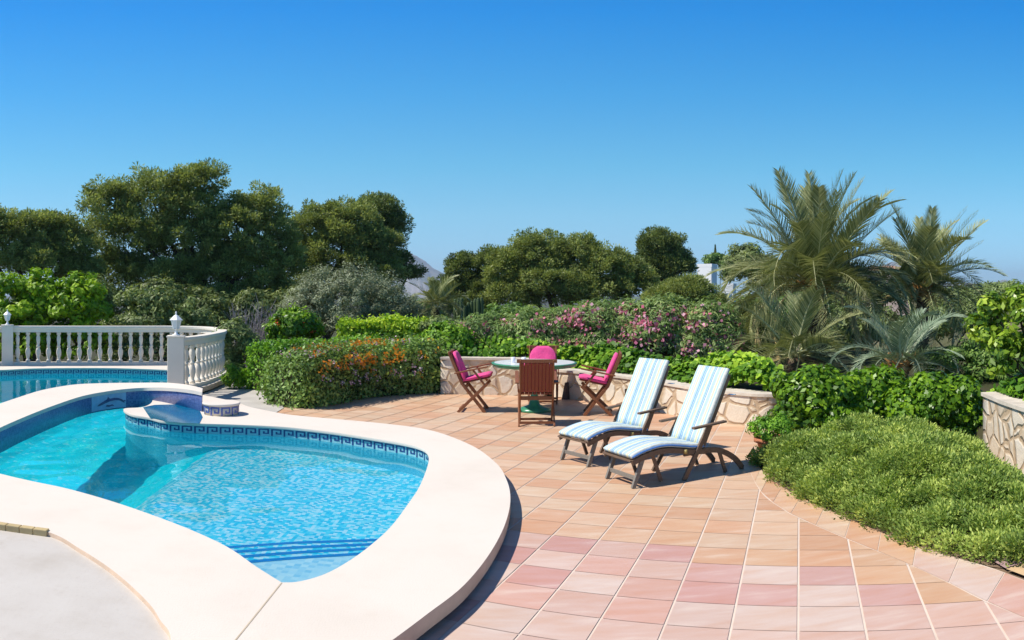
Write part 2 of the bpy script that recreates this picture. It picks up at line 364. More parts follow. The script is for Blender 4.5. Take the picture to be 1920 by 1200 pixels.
vs=nt.nodes.new('ShaderNodeVectorMath'); vs.operation='SCALE'; nt.links.new(tn.outputs[2],vs.inputs[0]); nt.links.new(ev.outputs[0],vs.inputs['Scale'])
nt.links.new(hs.outputs[0],tn.inputs[6]); nt.links.new(vs.outputs[0],bg.inputs[0]); bg.inputs[1].default_value=.28
ld=bpy.data.lights.new('sun','SUN'); ld.energy=4.35; ld.angle=R(.5); ld.color=(1,.955,.875)
lo=bpy.data.objects.new('sun',ld); COL.objects.link(lo); lo.location=(-20,10,40); lo.rotation_euler=to_sun.to_track_quat('Z','Y').to_euler()
try: ld.cycles.is_caustics_light=True
except Exception: pass
S.view_settings.view_transform='Standard'; S.view_settings.look='None'; S.view_settings.exposure=.38; S.view_settings.gamma=1
cy=S.cycles; cy.max_bounces=10; cy.diffuse_bounces=3; cy.glossy_bounces=3; cy.transmission_bounces=6; cy.transparent_max_bounces=10; cy.caustics_refractive=True; cy.caustics_reflective=False
cy.sample_clamp_indirect=6; cy.use_denoising=True

# ================================================================== THE SETTING
ZC=.135; ZW=.0                       # coping top, water level (terrace is 0)
def g2(L,z): return [G(a,b,z) for a,b in L]
V3=lambda x,y,z=0: Vector((x,y,z))
# pool edge
pe=smooth(g2([(528,1092),(562,1090),(612,1075),(660,1048),(700,1018),(735,985),(765,945),(785,915),(798,885),(804,863),(802,849),(790,840),(761,832),(702,822),(615,809),(527,800),(440,796),(377,794),(310,790),(280,783),(250,778),(234,771)],ZC)
   +[V3(-5.52,10.52),V3(-5.35,10.78),V3(-5.5,11.4),V3(-5.95,12.2),V3(-6.3,13.2),V3(-6.35,14.2),V3(-6.45,15.2),V3(-6.85,15.95),V3(-7.5,16.2)]
   +g2([(200,690),(75,690.5),(0,693.7)],ZC)+[V3(-11.3,13.6),V3(-11.9,12),V3(-11.5,10),V3(-10,8),V3(-8,6.9),V3(-6,6.4)]
   +g2([(0,888),(60,902),(130,917),(220,943),(330,982),(420,1022),(480,1062),(528,1092)],ZC),6,False)[:-1]
pool=[Vector((p.x,p.y,0)) for p in pe]
# balustrade centre line
bal=smooth([V3(-13.2,13.3),V3(-12.2,14.6),V3(-11.26,15.42),V3(-10.63,15.87),V3(-9.27,16.7),V3(-8.5,17.12),V3(-7.79,17.42),V3(-6.97,17.3),V3(-6.3,16.5),V3(-5.88,15.46),V3(-5.72,14.43),V3(-5.66,13.7),V3(-5.72,12.95)],8,False)
co=smooth([V3(-1.3,2.2),V3(-.85,3.0)]+g2([(700,1226),(740,1197),(800,1152),(870,1097),(920,1035),(948,980),(957,935),(950,900),(930,868),(880,833),(800,805),(700,792),(600,783),(540,777),(497,769),(465,762),(436,752)],ZC)+[V3(-5.5,12.75)],6,False)
co=[Vector((p.x,p.y,0)) for p in co]+[Vector((p.x,p.y,0)) for p in offset(list(reversed(bal)),-.17,False)]
co+=[V3(-14.2,12),V3(-14,9),V3(-12,6),V3(-9,4.9)]
pav_edge=smooth(g2([(-160,950),(0,978),(95,999),(150,1029),(200,1061),(240,1093),(280,1132),(300,1162),(320,1200)],ZC)+[V3(-1.5,3.1),V3(-1.6,2.2)],6,False)
pav_edge=[Vector((p.x,p.y,0)) for p in pav_edge]
co+=[V3(-6,4.9)]+pav_edge
sgn=sum(pool[i-1].x*pool[i].y-pool[i].x*pool[i-1].y for i in range(len(pool)))
_ph=offset(pool,-.09 if sgn>0 else .09)
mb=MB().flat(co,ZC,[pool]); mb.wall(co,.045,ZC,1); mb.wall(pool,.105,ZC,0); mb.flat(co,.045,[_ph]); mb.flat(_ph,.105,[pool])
deck=mb.build('pool_coping',[M['coping'],M['riser']],recalc=True); tag(deck,kind='structure')
md=deck.modifiers.new('bevel','BEVEL'); md.width=.012; md.segments=2; md.limit_method='ANGLE'; md.angle_limit=R(50)
rs=offset(co,.05); area=sum(co[i-1].x*co[i].y-co[i].x*co[i-1].y for i in range(len(co)))
if area<0: rs=offset(co,-.05)
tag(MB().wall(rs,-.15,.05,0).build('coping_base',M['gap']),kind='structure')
p,q=G(528,1093,ZC),G(424,1222,ZC); d_=(q-p).normalized(); n_=Vector((-d_.y,d_.x,0))*.004
jt=MB().face([p-n_+Vector((0,0,.002)),q-n_+Vector((0,0,.002)),q+n_+Vector((0,0,.002)),p+n_+Vector((0,0,.002))]).build('coping_joint',m_plain('sandy_joint_mortar',(.55,.44,.31),.9,.1,6,.2,.1)); tag(jt,kind='structure')
# lower paving beside the coping, bottom left
pv=pav_edge+[V3(-1.8,-4),V3(-9,-4),V3(-9,4.7),V3(-6,4.8)]
tag(MB().flat(pv,.105).build('concrete_paving',M['paving']),kind='structure')
ed=MB()
a,b=G(-30,981,.12),G(95,998.5,.12)
for k in range(5):
    p,q=a.lerp(b,k/5),a.lerp(b,(k+.97)/5); ed.bar((p.x,p.y-.03,.125),(q.x,q.y-.03,.125),.06,.05)
tag(ed.build('edging_stones',M['curb'],bevel=.006),'row of yellow sandstone edging pieces between white coping and concrete floor','edging')

# pool basin ------------------------------------------------------
sgn=sum(pool[i-1].x*pool[i].y-pool[i].x*pool[i-1].y for i in range(len(pool)))
inn=lambda d: offset(pool, d if sgn>0 else -d)
bw=MB().wall(inn(-.03),-3.4,-.0,0); bw.wall(inn(-.028),-.006,ZC-.02,1)
basin=bw.build('pool_wall',[M['poolwall'],M['keybg']],recalc=False); tag(basin,kind='structure')
def key_band(line, z0, z1, unit, mat, name, parent=None, closed=True, off=.006, flip=False):
    L=resample(line,unit/8,closed); n=len(L)//8*8; k=MB(); L=offset(L,off,closed); hgt=z1-z0
    for i in range(0,n-7,8):
        for (ua,ub,va,vb) in ((.06,.2,0,.86),(.2,.9,.72,.86),(.76,.9,.22,.72),(.42,.76,.22,.36),(.42,.56,.36,.54)):
            if flip: ua,ub=1-ub,1-ua
            st_=[ua]+[j/8 for j in range(1,8) if ua<j/8<ub]+[ub]
            def at(u):
                x=u*8; j=int(x); f=x-j; p=L[(i+j)%len(L)] if closed else L[min(i+j,len(L)-1)]; q=L[(i+j+1)%len(L)] if closed else L[min(i+j+1,len(L)-1)]
                return p.lerp(q,f)
            for c in range(len(st_)-1):
                p,q=at(st_[c]),at(st_[c+1])
                k.face([(p.x,p.y,z0+va*hgt),(q.x,q.y,z0+va*hgt),(q.x,q.y,z0+vb*hgt),(p.x,p.y,z0+vb*hgt)],0)
    return k.build(name,mat,parent,weld=False)
kb=key_band(inn(-.028),.004,.105,.172,M['key'],'greek_key_tiles',None,True,.004 if sgn>0 else -.004,flip=True)
tag(kb,kind='structure')
# floor: flat shallow end, deep end to the left, four entry steps in the near corner
CR=Vector((-1.35,4.54)); DN=Vector((-.55,.835)).normalized(); DT=Vector((DN.y,-DN.x))
def stepd(X,Y):
    px_,py_=X-CR.x,Y-CR.y; t=px_*DT.x+py_*DT.y
    return px_*DN.x+py_*DN.y+.13*t*t
SD=[(.955,-.14),(1.24,-.31),(1.52,-.48),(1.80,-.65)]
def floorz(X,Y):
    d=stepd(X,Y); z=np.full(np.shape(X),-.86)
    deep=np.clip((-3.55-X-.10*(Y-8))/1.2,0,1); z=z-deep*1.75
    for dd,zz in reversed(SD): z=np.where(d<dd,zz,z)
    return z
cs=.05; gx=np.arange(-12.2,-.6,cs); gy=np.arange(4.3,16.5,cs); X,Y=np.meshgrid(gx,gy)
exp_=offset(pool,-.09 if sgn>0 else .09)
ins=inside(exp_,X+cs/2,Y+cs/2)
fz=floorz(X+cs/2,Y+cs/2)
fm=MB(); 
def grid_mesh(name, X, Y, Z, keep, matidx, mats):
    ny,nx=X.shape; idx=np.arange(nx*ny).reshape(ny,nx)
    q=np.stack([idx[:-1,:-1],idx[:-1,1:],idx[1:,1:],idx[1:,:-1]],-1).reshape(-1,4); kk=keep[:-1,:-1].reshape(-1); q=q[kk]
    me=bpy.data.meshes.new(name); v=np.stack([X,Y,Z],-1).reshape(-1,3)
    used,inv=np.unique(q,return_inverse=True); v=v[used]; q=inv.reshape(q.shape)
    me.vertices.add(len(v)); me.vertices.foreach_set('co',v.ravel()); me.loops.add(q.size); me.loops.foreach_set('vertex_index',q.ravel().astype(np.int32))
    me.polygons.add(len(q)); me.polygons.foreach_set('loop_start',np.arange(0,q.size,4,dtype=np.int32))
    for m in mats: me.materials.append(m)
    if matidx is not None: me.polygons.foreach_set('material_index',matidx[:-1,:-1].reshape(-1)[kk].astype(np.int32))
    me.update(); me.validate(); o=bpy.data.objects.new(name,me); COL.objects.link(o); return o
Xc,Yc=X,Y; Zv=floorz(Xc,Yc)
mi=np.where(stepd(X+cs/2,Y+cs/2)<.94,1,np.where(X+.10*(Y-8)<-3.75,2,0))
fl=grid_mesh('pool_floor',X,Y,Zv,ins,mi,[M['poolfloor'],M['stepfloor'],M['deepfloor']]); tag(fl,kind='structure')
ns=MB()
for dd,zz in SD:
    pts=[]
    for t_ in np.linspace(-1.6,1.6,41):
        d_=dd-.13*t_*t_; a=CR+DN*d_+DT*t_; b=CR+DN*(d_-.055)+DT*t_
        pts.append((a,b))
    for i in range(40):
        a0,b0=pts[i]; a1,b1=pts[i+1]
        if inside(exp_,[ (a0.x+a1.x)/2 ],[(a0.y+a1.y)/2])[0]:
            ns.face([(b0.x,b0.y,zz+.006),(b1.x,b1.y,zz+.006),(a1.x,a1.y,zz+.006),(a0.x,a0.y,zz+.006)])
            ns.face([(a0.x,a0.y,zz+.006),(a1.x,a1.y,zz+.006),(a1.x,a1.y,zz-.045),(a0.x,a0.y,zz-.045)])
tag(ns.build('pool_step_edges',M['nosing']),kind='structure')
# water sheet with small ripples
cw=.07; gx=np.arange(-12.2,-.6,cw); gy=np.arange(4.3,16.5,cw); X,Y=np.meshgrid(gx,gy)
Z=np.full(X.shape,ZW); rr=np.random.default_rng(5)
for k in range(26):
    wl=rr.uniform(.22,1.1); th=rr.uniform(0,2*PI); Z+= .0006*wl*min(1,.5/wl)*np.sin((X*math.cos(th)+Y*math.sin(th))*2*PI/wl+rr.uniform(0,6.28))
wt=grid_mesh('water',X,Y,Z,inside(offset(pool,-.06 if sgn>0 else .06),X+cw/2,Y+cw/2),None,[])
for p in wt.data.polygons: p.use_smooth=True
t=NT('pool_water'); c=t.coord(); 
gl=t.n('ShaderNodeBsdfGlass'); gl.inputs['Color'].default_value=(.86,1,1,1); gl.inputs['Roughness'].default_value=0; gl.inputs['IOR'].default_value=1.333
df=t.n('ShaderNodeBsdfDiffuse'); df.inputs[0].default_value=(0,.62,.92,1)        # light scattered back by the water itself
mx=t.n('ShaderNodeMixShader'); mx.inputs[0].default_value=.115; t.l(gl.outputs[0],mx.inputs[1]); t.l(df.outputs[0],mx.inputs[2])
wt.data.materials.append(t.done(mx.outputs[0])); tag(wt,kind='structure')
try:
    wt.cycles.is_caustics_caster=True; fl.cycles.is_caustics_receiver=True; basin.cycles.is_caustics_receiver=True
    for o in bpy.data.objects:
        if o.name.startswith('pool_step_edges'): o.cycles.is_caustics_receiver=True
except Exception as ex: print('caustic flags',ex)

# terrace ---------------------------------------------------------
def w2(L): return [G(a,b,0) for a,b in L]
th0=.36; cdir=Vector((math.sin(th0),math.cos(th0),0)); rdir=Vector((math.cos(.392),-math.sin(.392),0)); TO=G(1497,1063); TW=.369; TL=.345
inner_line=smooth(w2([(1399,858),(1404,880),(1428,925),(1470,957),(1500,973),(1587,1011),(1690,1053),(1774,1092),(1841,1126),(1920,1160),(2010,1205),(2120,1262)]),8,False)
outer_line=smooth(w2([(1414,836),(1416,862),(1441,896),(1475,918),(1500,932),(1600,977),(1700,1017),(1800,1048),(1862,1066),(1930,1092),(2030,1134),(2160,1180)]),8,False)
inner_line=[Vector((p.x,p.y,0)) for p in inner_line]; outer_line=[Vector((p.x,p.y,0)) for p in outer_line]
wallfoot=smooth(w2([(826,739),(915,741),(1000,744),(1100,752),(1200,766),(1300,786),(1400,799),(1458,801)]),5,False)
tpoly=[V3(-2.6,3.2),V3(-1.6,4.2)]+[p for p in []]
left_edge=[V3(-.6,2.0),V3(-.9,3.2)]+g2([(690,1190),(760,1140),(840,1090),(890,1035),(915,980),(925,935),(918,900),(900,872),(860,845),(800,825),(700,810),(600,798),(540,790),(499,782)],0)
left_edge=[Vector((p.x,p.y,0)) for p in left_edge]
tpoly=list(left_edge)+w2([(497,766),(520,764),(560,765),(640,750),(740,741),(826,736)])+[Vector((p.x,p.y,0)) for p in offset(wallfoot,.04,False)]+w2([(1458,830)])+[Vector((p.x,p.y,0)) for p in inner_line]+[V3(3.6,1.5),V3(2,.6),V3(0,.6)]
def clip_cell(poly, cell):
    out=poly
    for i in range(len(cell)):
        a=cell[i]; b=cell[(i+1)%len(cell)]; n=Vector((-(b.y-a.y),b.x-a.x)); inp=out; out=[]
        if not inp: return []
        for j in range(len(inp)):
            p=inp[j-1]; q=inp[j]; dp=(p.x-a.x)*n.x+(p.y-a.y)*n.y; dq=(q.x-a.x)*n.x+(q.y-a.y)*n.y
            if dp>=0: out.append(p)
            if (dp>=0)!=(dq>=0): out.append(p.lerp(q,dp/(dp-dq)))
    return out
PINK=[(.635,.425,.34),(.635,.455,.37),(.62,.38,.30),(.64,.485,.40),(.63,.43,.345)]; ROSE=[(.57,.325,.275),(.585,.355,.30)]
SAND=[(.645,.42,.272),(.63,.395,.245),(.65,.45,.305),(.615,.37,.23),(.65,.465,.315)]
ROSEX={(0,0),(1,-1),(-1,-1),(-2,0),(-3,1),(-5,1),(-6,0),(-7,-1),(-2,-1),(-9,0),(-5,-1),(-6,-3)}
rt=random.Random(3); tv=[];tf=[];tc_=[];tr_=[]
def tile_face(pts,col,z=.004):
    b=len(tv); tv.extend((p.x,p.y,z) for p in pts); tf.append(list(range(b,b+len(pts)))); k=rt.uniform(.95,1.04); tc_.append(tuple(min(.9,c*k) for c in col)+(1,)); tr_.append((rt.uniform(0,50),rt.uniform(0,50),rt.uniform(0,50)))
def zone(i): return 1 if i<=-3 else 0 if i<=0 else -1 if i==1 else -2
for i in range(-26,16):
    for j in range(-32,12):                      # j counts away from the camera side
        gu=.0075/TW; gv=.0028/TL
        cell=[TO+rdir*TW*u+cdir*TL*v for u,v in ((i+gu,-j-1+gv),(i+1-gu,-j-1+gv),(i+1-gu,-j-gv),(i+gu,-j-gv))]
        cx_=(cell[0]+cell[2])/2
        if not(-7<cx_.x<8 and .4<cx_.y<16): continue
        q=clip_cell(tpoly,cell)
        if len(q)<3: continue
        row=-j
        if row<=zone(i): col=rt.choice(ROSE) if ((i,row) in ROSEX) else rt.choice(PINK)
        else: col=rt.choice(SAND)
        tile_face(q,col)
# border course following the planting bed
n_=int(sum((outer_line[k+1]-outer_line[k]).length for k in range(len(outer_line)-1))/.40); A=resample(inner_line,.36); B=resample(outer_line,.36); m_=min(len(A),len(B)); A=resample(inner_line,sum((inner_line[k+1]-inner_line[k]).length for k in range(len(inner_line)-1))/n_); B=resample(outer_line,sum((outer_line[k+1]-outer_line[k]).length for k in range(len(outer_line)-1))/n_)
for k in range(min(len(A),len(B))-1):
    e=.012; a0,a1,b0,b1=A[k],A[k+1],B[k],B[k+1]
    P0=a0.lerp(a1,e).lerp(b0.lerp(b1,e),.03); P1=a0.lerp(a1,1-e).lerp(b0.lerp(b1,1-e),.03); Q1=a0.lerp(a1,1-e).lerp(b0.lerp(b1,1-e),.985); Q0=a0.lerp(a1,e).lerp(b0.lerp(b1,e),.985)
    y=(P0.y+Q0.y)/2; tile_face([P0,P1,Q1,Q0][::1] if (P1-P0).cross(Q1-P0).z>0 else [Q0,Q1,P1,P0], rt.choice(SAND) if y>5.0 else rt.choice(PINK+ROSE))
tile_face(w2([(1404,874),(1396,846),(1438,810),(1472,805),(1475,850),(1417,868)]),rt.choice(SAND),.003)
me=bpy.data.meshes.new('terrace'); base=len(tv)
gp=MB().flat(tpoly,0,(),0); gb=MB().flat([Vector((p.x,p.y,0)) for p in inner_line]+[Vector((p.x,p.y,0)) for p in reversed(outer_line)],.001)
vv=tv+gp.v+gb.v; ff=tf+[[i+base for i in f] for f in gp.f]+[[i+base+len(gp.v) for i in f] for f in gb.f]
me.from_pydata(vv,[],ff); me.materials.append(M['tile']); me.materials.append(M['grout'])
me.polygons.foreach_set('material_index',[0]*len(tf)+[1]*(len(ff)-len(tf)))
at=me.attributes.new('tilecol','FLOAT_COLOR','FACE'); nG=len(ff)-len(tf)
at.data.foreach_set('color',[c for q in tc_+[(.7,.5,.4,1)]*nG for c in q])
at=me.attributes.new('tilernd','FLOAT_VECTOR','FACE'); at.data.foreach_set('vector',[c for q in tr_+[(0,0,0)]*nG for c in q])
ter=bpy.data.objects.new('terrace',me); COL.objects.link(ter); tag(ter,kind='structure')
# path by the hedge
pth=w2([(503,784),(470,776),(440,764),(405,752)])+[V3(-5.75,12.6),V3(-6.0,15.6),V3(-5.6,16.4)]+w2([(448,720),(520,737),(532,766)])
tag(MB().flat(pth,.012).build('path',M['path']),kind='structure')
# further paving slabs beyond the rosemary bed, right edge
sl=MB(); 
for k,(a,b,c,d) in enumerate([((1858,1052),(1900,1040),(1935,1052),(1885,1068)),((1886,1070),(1938,1053),(2000,1075),(1945,1092))]):
    q=w2([a,b,c,d]); sl.flat(q,.010+.003*k,(),k)
o=sl.build('paving',[m_plain('mauve_paving_slab',(.42,.28,.27),.8,.15,5,.3,.2),m_plain('ochre_paving_slab',(.62,.42,.24),.8,.15,5,.3,.2)]); tag(o,kind='structure')

# ground: garden level near the terrace, a planter behind the wall, a slope down to the plain beyond
def axis(lo,hi,step,far,grow=1.22):
    a=list(np.arange(lo,hi+1e-6,step)); s=step; x=a[-1]
    while x<far: s*=grow; x+=s; a.append(x)
    s=step; x=a[0]; pre=[]
    while x>-far: s*=grow; x-=s; pre.append(x)
    return np.array(pre[::-1]+a)
gx=axis(-15,12,.2,6000); gy=axis(-2,22,.2,6000); X,Y=np.meshgrid(gx,gy)
wf=[(p.x,p.y) for p in wallfoot]
_wf=offset(wallfoot,.26,False); bedpoly=[(p.x,p.y) for p in _wf]+[(4.2,10.3),(5.6,8.2),(8.5,6.8),(14,6.8),(14,19),(-1.4,19)]
rho=np.hypot(X,Y)
Zg=np.full(X.shape,-.03)
fall=np.clip((rho-19)/40,0,1); Zg=Zg-7.0*fall**1.2-np.clip((rho-60)/400,0,1)*14
Zg=np.where((rho>1500),Zg-0,Zg)
bed=inside(bedpoly,X,Y); Zg=np.where(bed,np.maximum(Zg,.36),Zg)
dip=offset(co,.3 if sgn>0 else -.3)
ar=sum(co[i-1].x*co[i].y-co[i].x*co[i-1].y for i in range(len(co)))
dip=offset(co,.26 if ar>0 else -.26); Zg=np.where(inside(dip,X,Y),-3.7,Zg)
mound=np.exp(-(((X-4.6)/1.6)**2+((Y-6.4)/1.4)**2)); 
t=NT('garden_ground'); c=t.coord(); n=t.noise(c,.9,6,.6); n2=t.noise(c,9,4)
gr=t.done(t.pbr(t.mix(t.math('MULTIPLY',n2,.5),t.ramp(n,[(.35,(.07,.06,.036)),(.6,(.045,.055,.02))]),(.10,.082,.05)),.95,t.bump(n2,.6,.03),.05))
gro=grid_mesh('ground',X,Y,Zg,np.ones(X.shape,bool),None,[gr]); tag(gro,kind='structure')

# ================================================================== BRIDGE, STEP, BALUSTRADE, WALLS
nearB=[(-4.95,5.7,.24,-.06),(-5.3,6.7,.24,-.06),(-5.55,7.45,.24,-.06),(-5.79,8.35,.243,-.06),(-6.01,9.32,.245,-.06),(-6.19,10.4,.245,-.06),(-6.12,11.1,.25,-.05),(-5.95,11.42,.26,-.03),(-5.72,11.55,.275,.02),(-5.375,11.42,.31,.06),(-5.02,11.2,.34,.075),(-4.73,10.98,.36,.07),(-4.52,10.82,.368,.03),(-4.36,10.68,.37,-.02)]
farB=[(-6.1,5.7),(-6.4,7.2),(-6.62,8.6),(-6.85,9.6),(-7.05,10.5),(-7.08,11.2),(-6.95,11.65),(-6.55,11.95),(-6.1,12.08),(-5.6,12.0),(-5.25,11.75),(-4.95,11.5),(-4.72,11.28),(-4.5,11.05)]
def sm4(L,n=6):
    A=smooth([(p[0],p[1],p[2]) for p in L],n,False); B=smooth([(p[0],p[1],p[3]) for p in L],n,False); return [(a.x,a.y,a.z,b.z) for a,b in zip(A,B)]
NB=sm4(nearB); FB=[(p.x,p.y) for p in smooth([(p[0],p[1],0) for p in farB],6,False)]
br=empty('footbridge',(-5.9,10.5,0)); tag(br,'curved white footbridge crossing the pool with blue mosaic sides','footbridge')
br.location=(0,0,0)
sl=MB(); sd=MB(); u=0; e=.035
mur=[]
for i in range(len(NB)-1):
    a,b=NB[i],NB[i+1]; fa,fb=FB[i],FB[i+1]
    def ov(p,q,k): d=Vector((p[0]-q[0],p[1]-q[1],0)).normalized()*k; return Vector((p[0]+d.x,p[1]+d.y,0))
    na,nb=ov(a,fa,e),ov(b,fb,e); ga,gb_=ov(fa,a,e),ov(fb,b,e)
    za,zb=a[2]+.05,b[2]+.05
    sl.face([(na.x,na.y,za),(nb.x,nb.y,zb),(gb_.x,gb_.y,zb),(ga.x,ga.y,za)])
    sl.face([(na.x,na.y,a[2]),(na.x,na.y,za),(ga.x,ga.y,za),(ga.x,ga.y,a[2])]) if i==0 else None
    sl.face([(na.x,na.y,a[2]),(nb.x,nb.y,b[2]),(nb.x,nb.y,zb),(na.x,na.y,za)]); sl.face([(ga.x,ga.y,a[2]),(ga.x,ga.y,za),(gb_.x,gb_.y,zb),(gb_.x,gb_.y,b[2])])
    sl.face([(na.x,na.y,a[2]),(ga.x,ga.y,a[2]),(gb_.x,gb_.y,b[2]),(nb.x,nb.y,b[2])])
    l=math.hypot(b[0]-a[0],b[1]-a[1])
    for p,q,flip in ((a,b,0),((*fa,a[2],a[3]),(*fb,b[2],b[3]),1)):
        sd.face([(p[0],p[1],p[3]),(q[0],q[1],q[3]),(q[0],q[1],q[2]+.004),(p[0],p[1],p[2]+.004)],0,[(u,p[3]),(u+l,q[3]),(u+l,q[2]),(u,p[2])],True)
    sd.face([(a[0],a[1],a[3]),(fa[0],fa[1],a[3]),(fb[0],fb[1],b[3]),(b[0],b[1],b[3])],0,[(u,0),(u,.5),(u+l,.5),(u+l,0)],True)
    u+=l
p,f=NB[-1],FB[-1]; sd.face([(p[0],p[1],p[3]),(f[0],f[1],p[3]),(f[0],f[1],p[2]),(p[0],p[1],p[2])],0,[(0,0),(.4,0),(.4,.4),(0,.4)])
a=ov(p,f,e); b=ov(f,p,e); sl.face([(a.x,a.y,p[2]),(b.x,b.y,p[2]),(b.x,b.y,p[2]+.05),(a.x,a.y,p[2]+.05)])
sl.build('deck_slab',M['coping'],br,recalc=True); sd.build('tiled_side',M['bluetile'],br,recalc=True)
# mural: pale panel on the tiled side with a leaping dolphin
th=[math.atan2(p[0],p[1]) for p in NB]
def side_at(px):
    t_=(px-CX)/F
    for i in range(len(NB)-1):
        if th[i]<=t_<=th[i+1]:
            k=(t_-th[i])/(th[i+1]-th[i]); return [NB[i][j]+(NB[i+1][j]-NB[i][j])*k for j in range(4)]
    return list(NB[len(NB)//2])
def on_side(px,v,off):
    p=side_at(px); q=side_at(px+1); n=Vector((q[1]-p[1],-(q[0]-p[0]),0)).normalized(); z0=max(p[3],.012)
    return Vector((p[0],p[1],0))+n*off+Vector((0,0,z0+(p[2]-.004-z0)*v))
pm=MB()
xs=np.linspace(171,236,14)
for i in range(13):
    pm.face([on_side(xs[i],0,.006),on_side(xs[i+1],0,.006),on_side(xs[i+1],1,.006),on_side(xs[i],1,.006)],0)
mu=pm.build('mural_panel',M['mural'],br)
dol=[(.16,.30),(.20,.40),(.30,.52),(.40,.62),(.44,.66),(.47,.84),(.53,.68),(.66,.70),(.78,.66),(.87,.56),(.93,.46),(.97,.50),(.99,.40),(.94,.38),(.96,.28),(.90,.36),(.80,.50),(.66,.54),(.52,.50),(.40,.42),(.30,.34),(.24,.30)]
fin=[(.40,.20),(.44,.30),(.52,.26),(.60,.28),(.66,.16),(.58,.18),(.50,.14)]
dm=MB()
for P_ in (dol,fin):
    for t3 in tessellate_polygon([[Vector((x,y,0)) for x,y in P_]]):
        dm.face([on_side(171+65*P_[i][0],P_[i][1],.010) for i in t3],0)
dm.build('dolphin_motif',M['dolphin'],mu)
# shallow teal spill basin at the bridge foot
bs=MB(); q=[G(a,b,.139) for a,b in [(281,783),(311,790),(345,793),(374,794),(380,782),(372,764),(330,758),(290,759),(268,763.5)]]
bs.flat([Vector((p.x,p.y,0)) for p in q],.139)
tag(bs.build('spill_basin',M['teal']),'small dark teal tiled basin in the shade below the bridge arch','basin')
# round key-pattern step
rs_=empty('round_step',(-4.03,10.6,ZC)); tag(rs_,'round white topped step with blue and cream key pattern beside the bridge end','step')
k=MB().lathe([(.245,0),(.245,.135)],n=40); k.build('tiled_drum',M['keycream'],rs_)
MB().lathe([(.262,.135),(.27,.145),(.27,.16),(.26,.168)],n=40).build('step_top',M['coping'],rs_)
circ=[Vector((.25*math.cos(2*PI*i/64),.25*math.sin(2*PI*i/64),0)) for i in range(64)]
kb=key_band(circ,.005,.145,2*PI*.25/10,M['keyblue'],'key_band',rs_,True,-.0035)

# balustrade -------------------------------------------------------
def sweep(line, w, z0, z1, m=0, lip=0.0):
    mb=MB(); L=offset(line,w/2,False); Rr=offset(line,-w/2,False)
    prof=[(1,z0),(1,z1-.03),(1,z1),(-1,z1),(-1,z0)]
    for i in range(len(line)-1):
        a,b,c,d=L[i],L[i+1],Rr[i+1],Rr[i]
        mb.face([(a.x,a.y,z1),(d.x,d.y,z1),(c.x,c.y,z1),(b.x,b.y,z1)]); mb.face([(a.x,a.y,z0),(b.x,b.y,z0),(c.x,c.y,z0),(d.x,d.y,z0)])
        mb.face([(a.x,a.y,z0),(a.x,a.y,z1),(b.x,b.y,z1),(b.x,b.y,z0)]); mb.face([(d.x,d.y,z0),(c.x,c.y,z0),(c.x,c.y,z1),(d.x,d.y,z1)])
    for i,s_ in ((0,1),(-1,-1)):
        a,d=L[i],Rr[i]; q=[(a.x,a.y,z0),(d.x,d.y,z0),(d.x,d.y,z1),(a.x,a.y,z1)]; mb.face(q if s_>0 else q[::-1])
    return mb
prof=[(.052,0),(.052,.05),(.036,.06),(.030,.075),(.045,.14),(.060,.21),(.058,.27),(.040,.33),(.030,.355),(.046,.365),(.046,.385),(.030,.395),(.036,.44),(.048,.52),(.050,.57),(.036,.62),(.030,.645),(.052,.655),(.052,.71)]
bal_me=None
def balustrade(line, label, cut0, cut1, step_=.245):
    global bal_me
    e=empty('balustrade',(0,0,0)); tag(e,label,'balustrade',group='white balustrades round the pool platform')
    sweep(line,.20,.995,1.06).build('handrail',M['plaster'],e,bevel=.012); sweep(line,.13,.91,.997).build('rail_soffit',M['plaster'],e)
    sweep(line,.19,.02,.20).build('plinth',M['plaster'],e,bevel=.008)
    pts=resample(line,step_)
    for p in pts[cut0:len(pts)-cut1]:
        if bal_me is None:
            o=MB().lathe(prof,n=12).build('baluster',M['plaster'],e); bal_me=o.data
        else:
            o=bpy.data.objects.new('baluster',bal_me); COL.objects.link(o); o.parent=e
        o.location=(p.x,p.y,.20)
    return e
bl=[Vector((p.x,p.y,0)) for p in bal]
iL=min(range(len(bl)),key=lambda i:(bl[i]-Vector((-11.26,15.42,0))).length)
balustrade(bl[iL:],'long white balustrade curving around the far pool between two lantern pillars',1,1)
balustrade(bl[:iL+1],'short white balustrade piece at the left picture edge beyond the far pillar',1,1)
def pillar(loc, rz, w_, h_, label):
    e=empty('stone_pillar',loc,rz); tag(e,label,'pillar',group='square pillars of the balustrade')
    MB().box((0,0,h_/2),(w_,w_,h_)).build('shaft',M['plaster'],e,bevel=.01)
    MB().box((0,0,h_+.014),(w_+.03,w_+.03,.028)).build('cap',M['plaster'],e,bevel=.008)
    MB().box((0,0,.04),(w_+.02,w_+.02,.08)).build('foot',M['plaster'],e,bevel=.006)
pillar((-5.74,12.86,.05),R(20),.29,1.02,'near square white pillar at the right end of the balustrade by the bridge')
pillar((-11.26,15.42,.05),R(36),.27,1.01,'far square white pillar of the balustrade at the left edge')
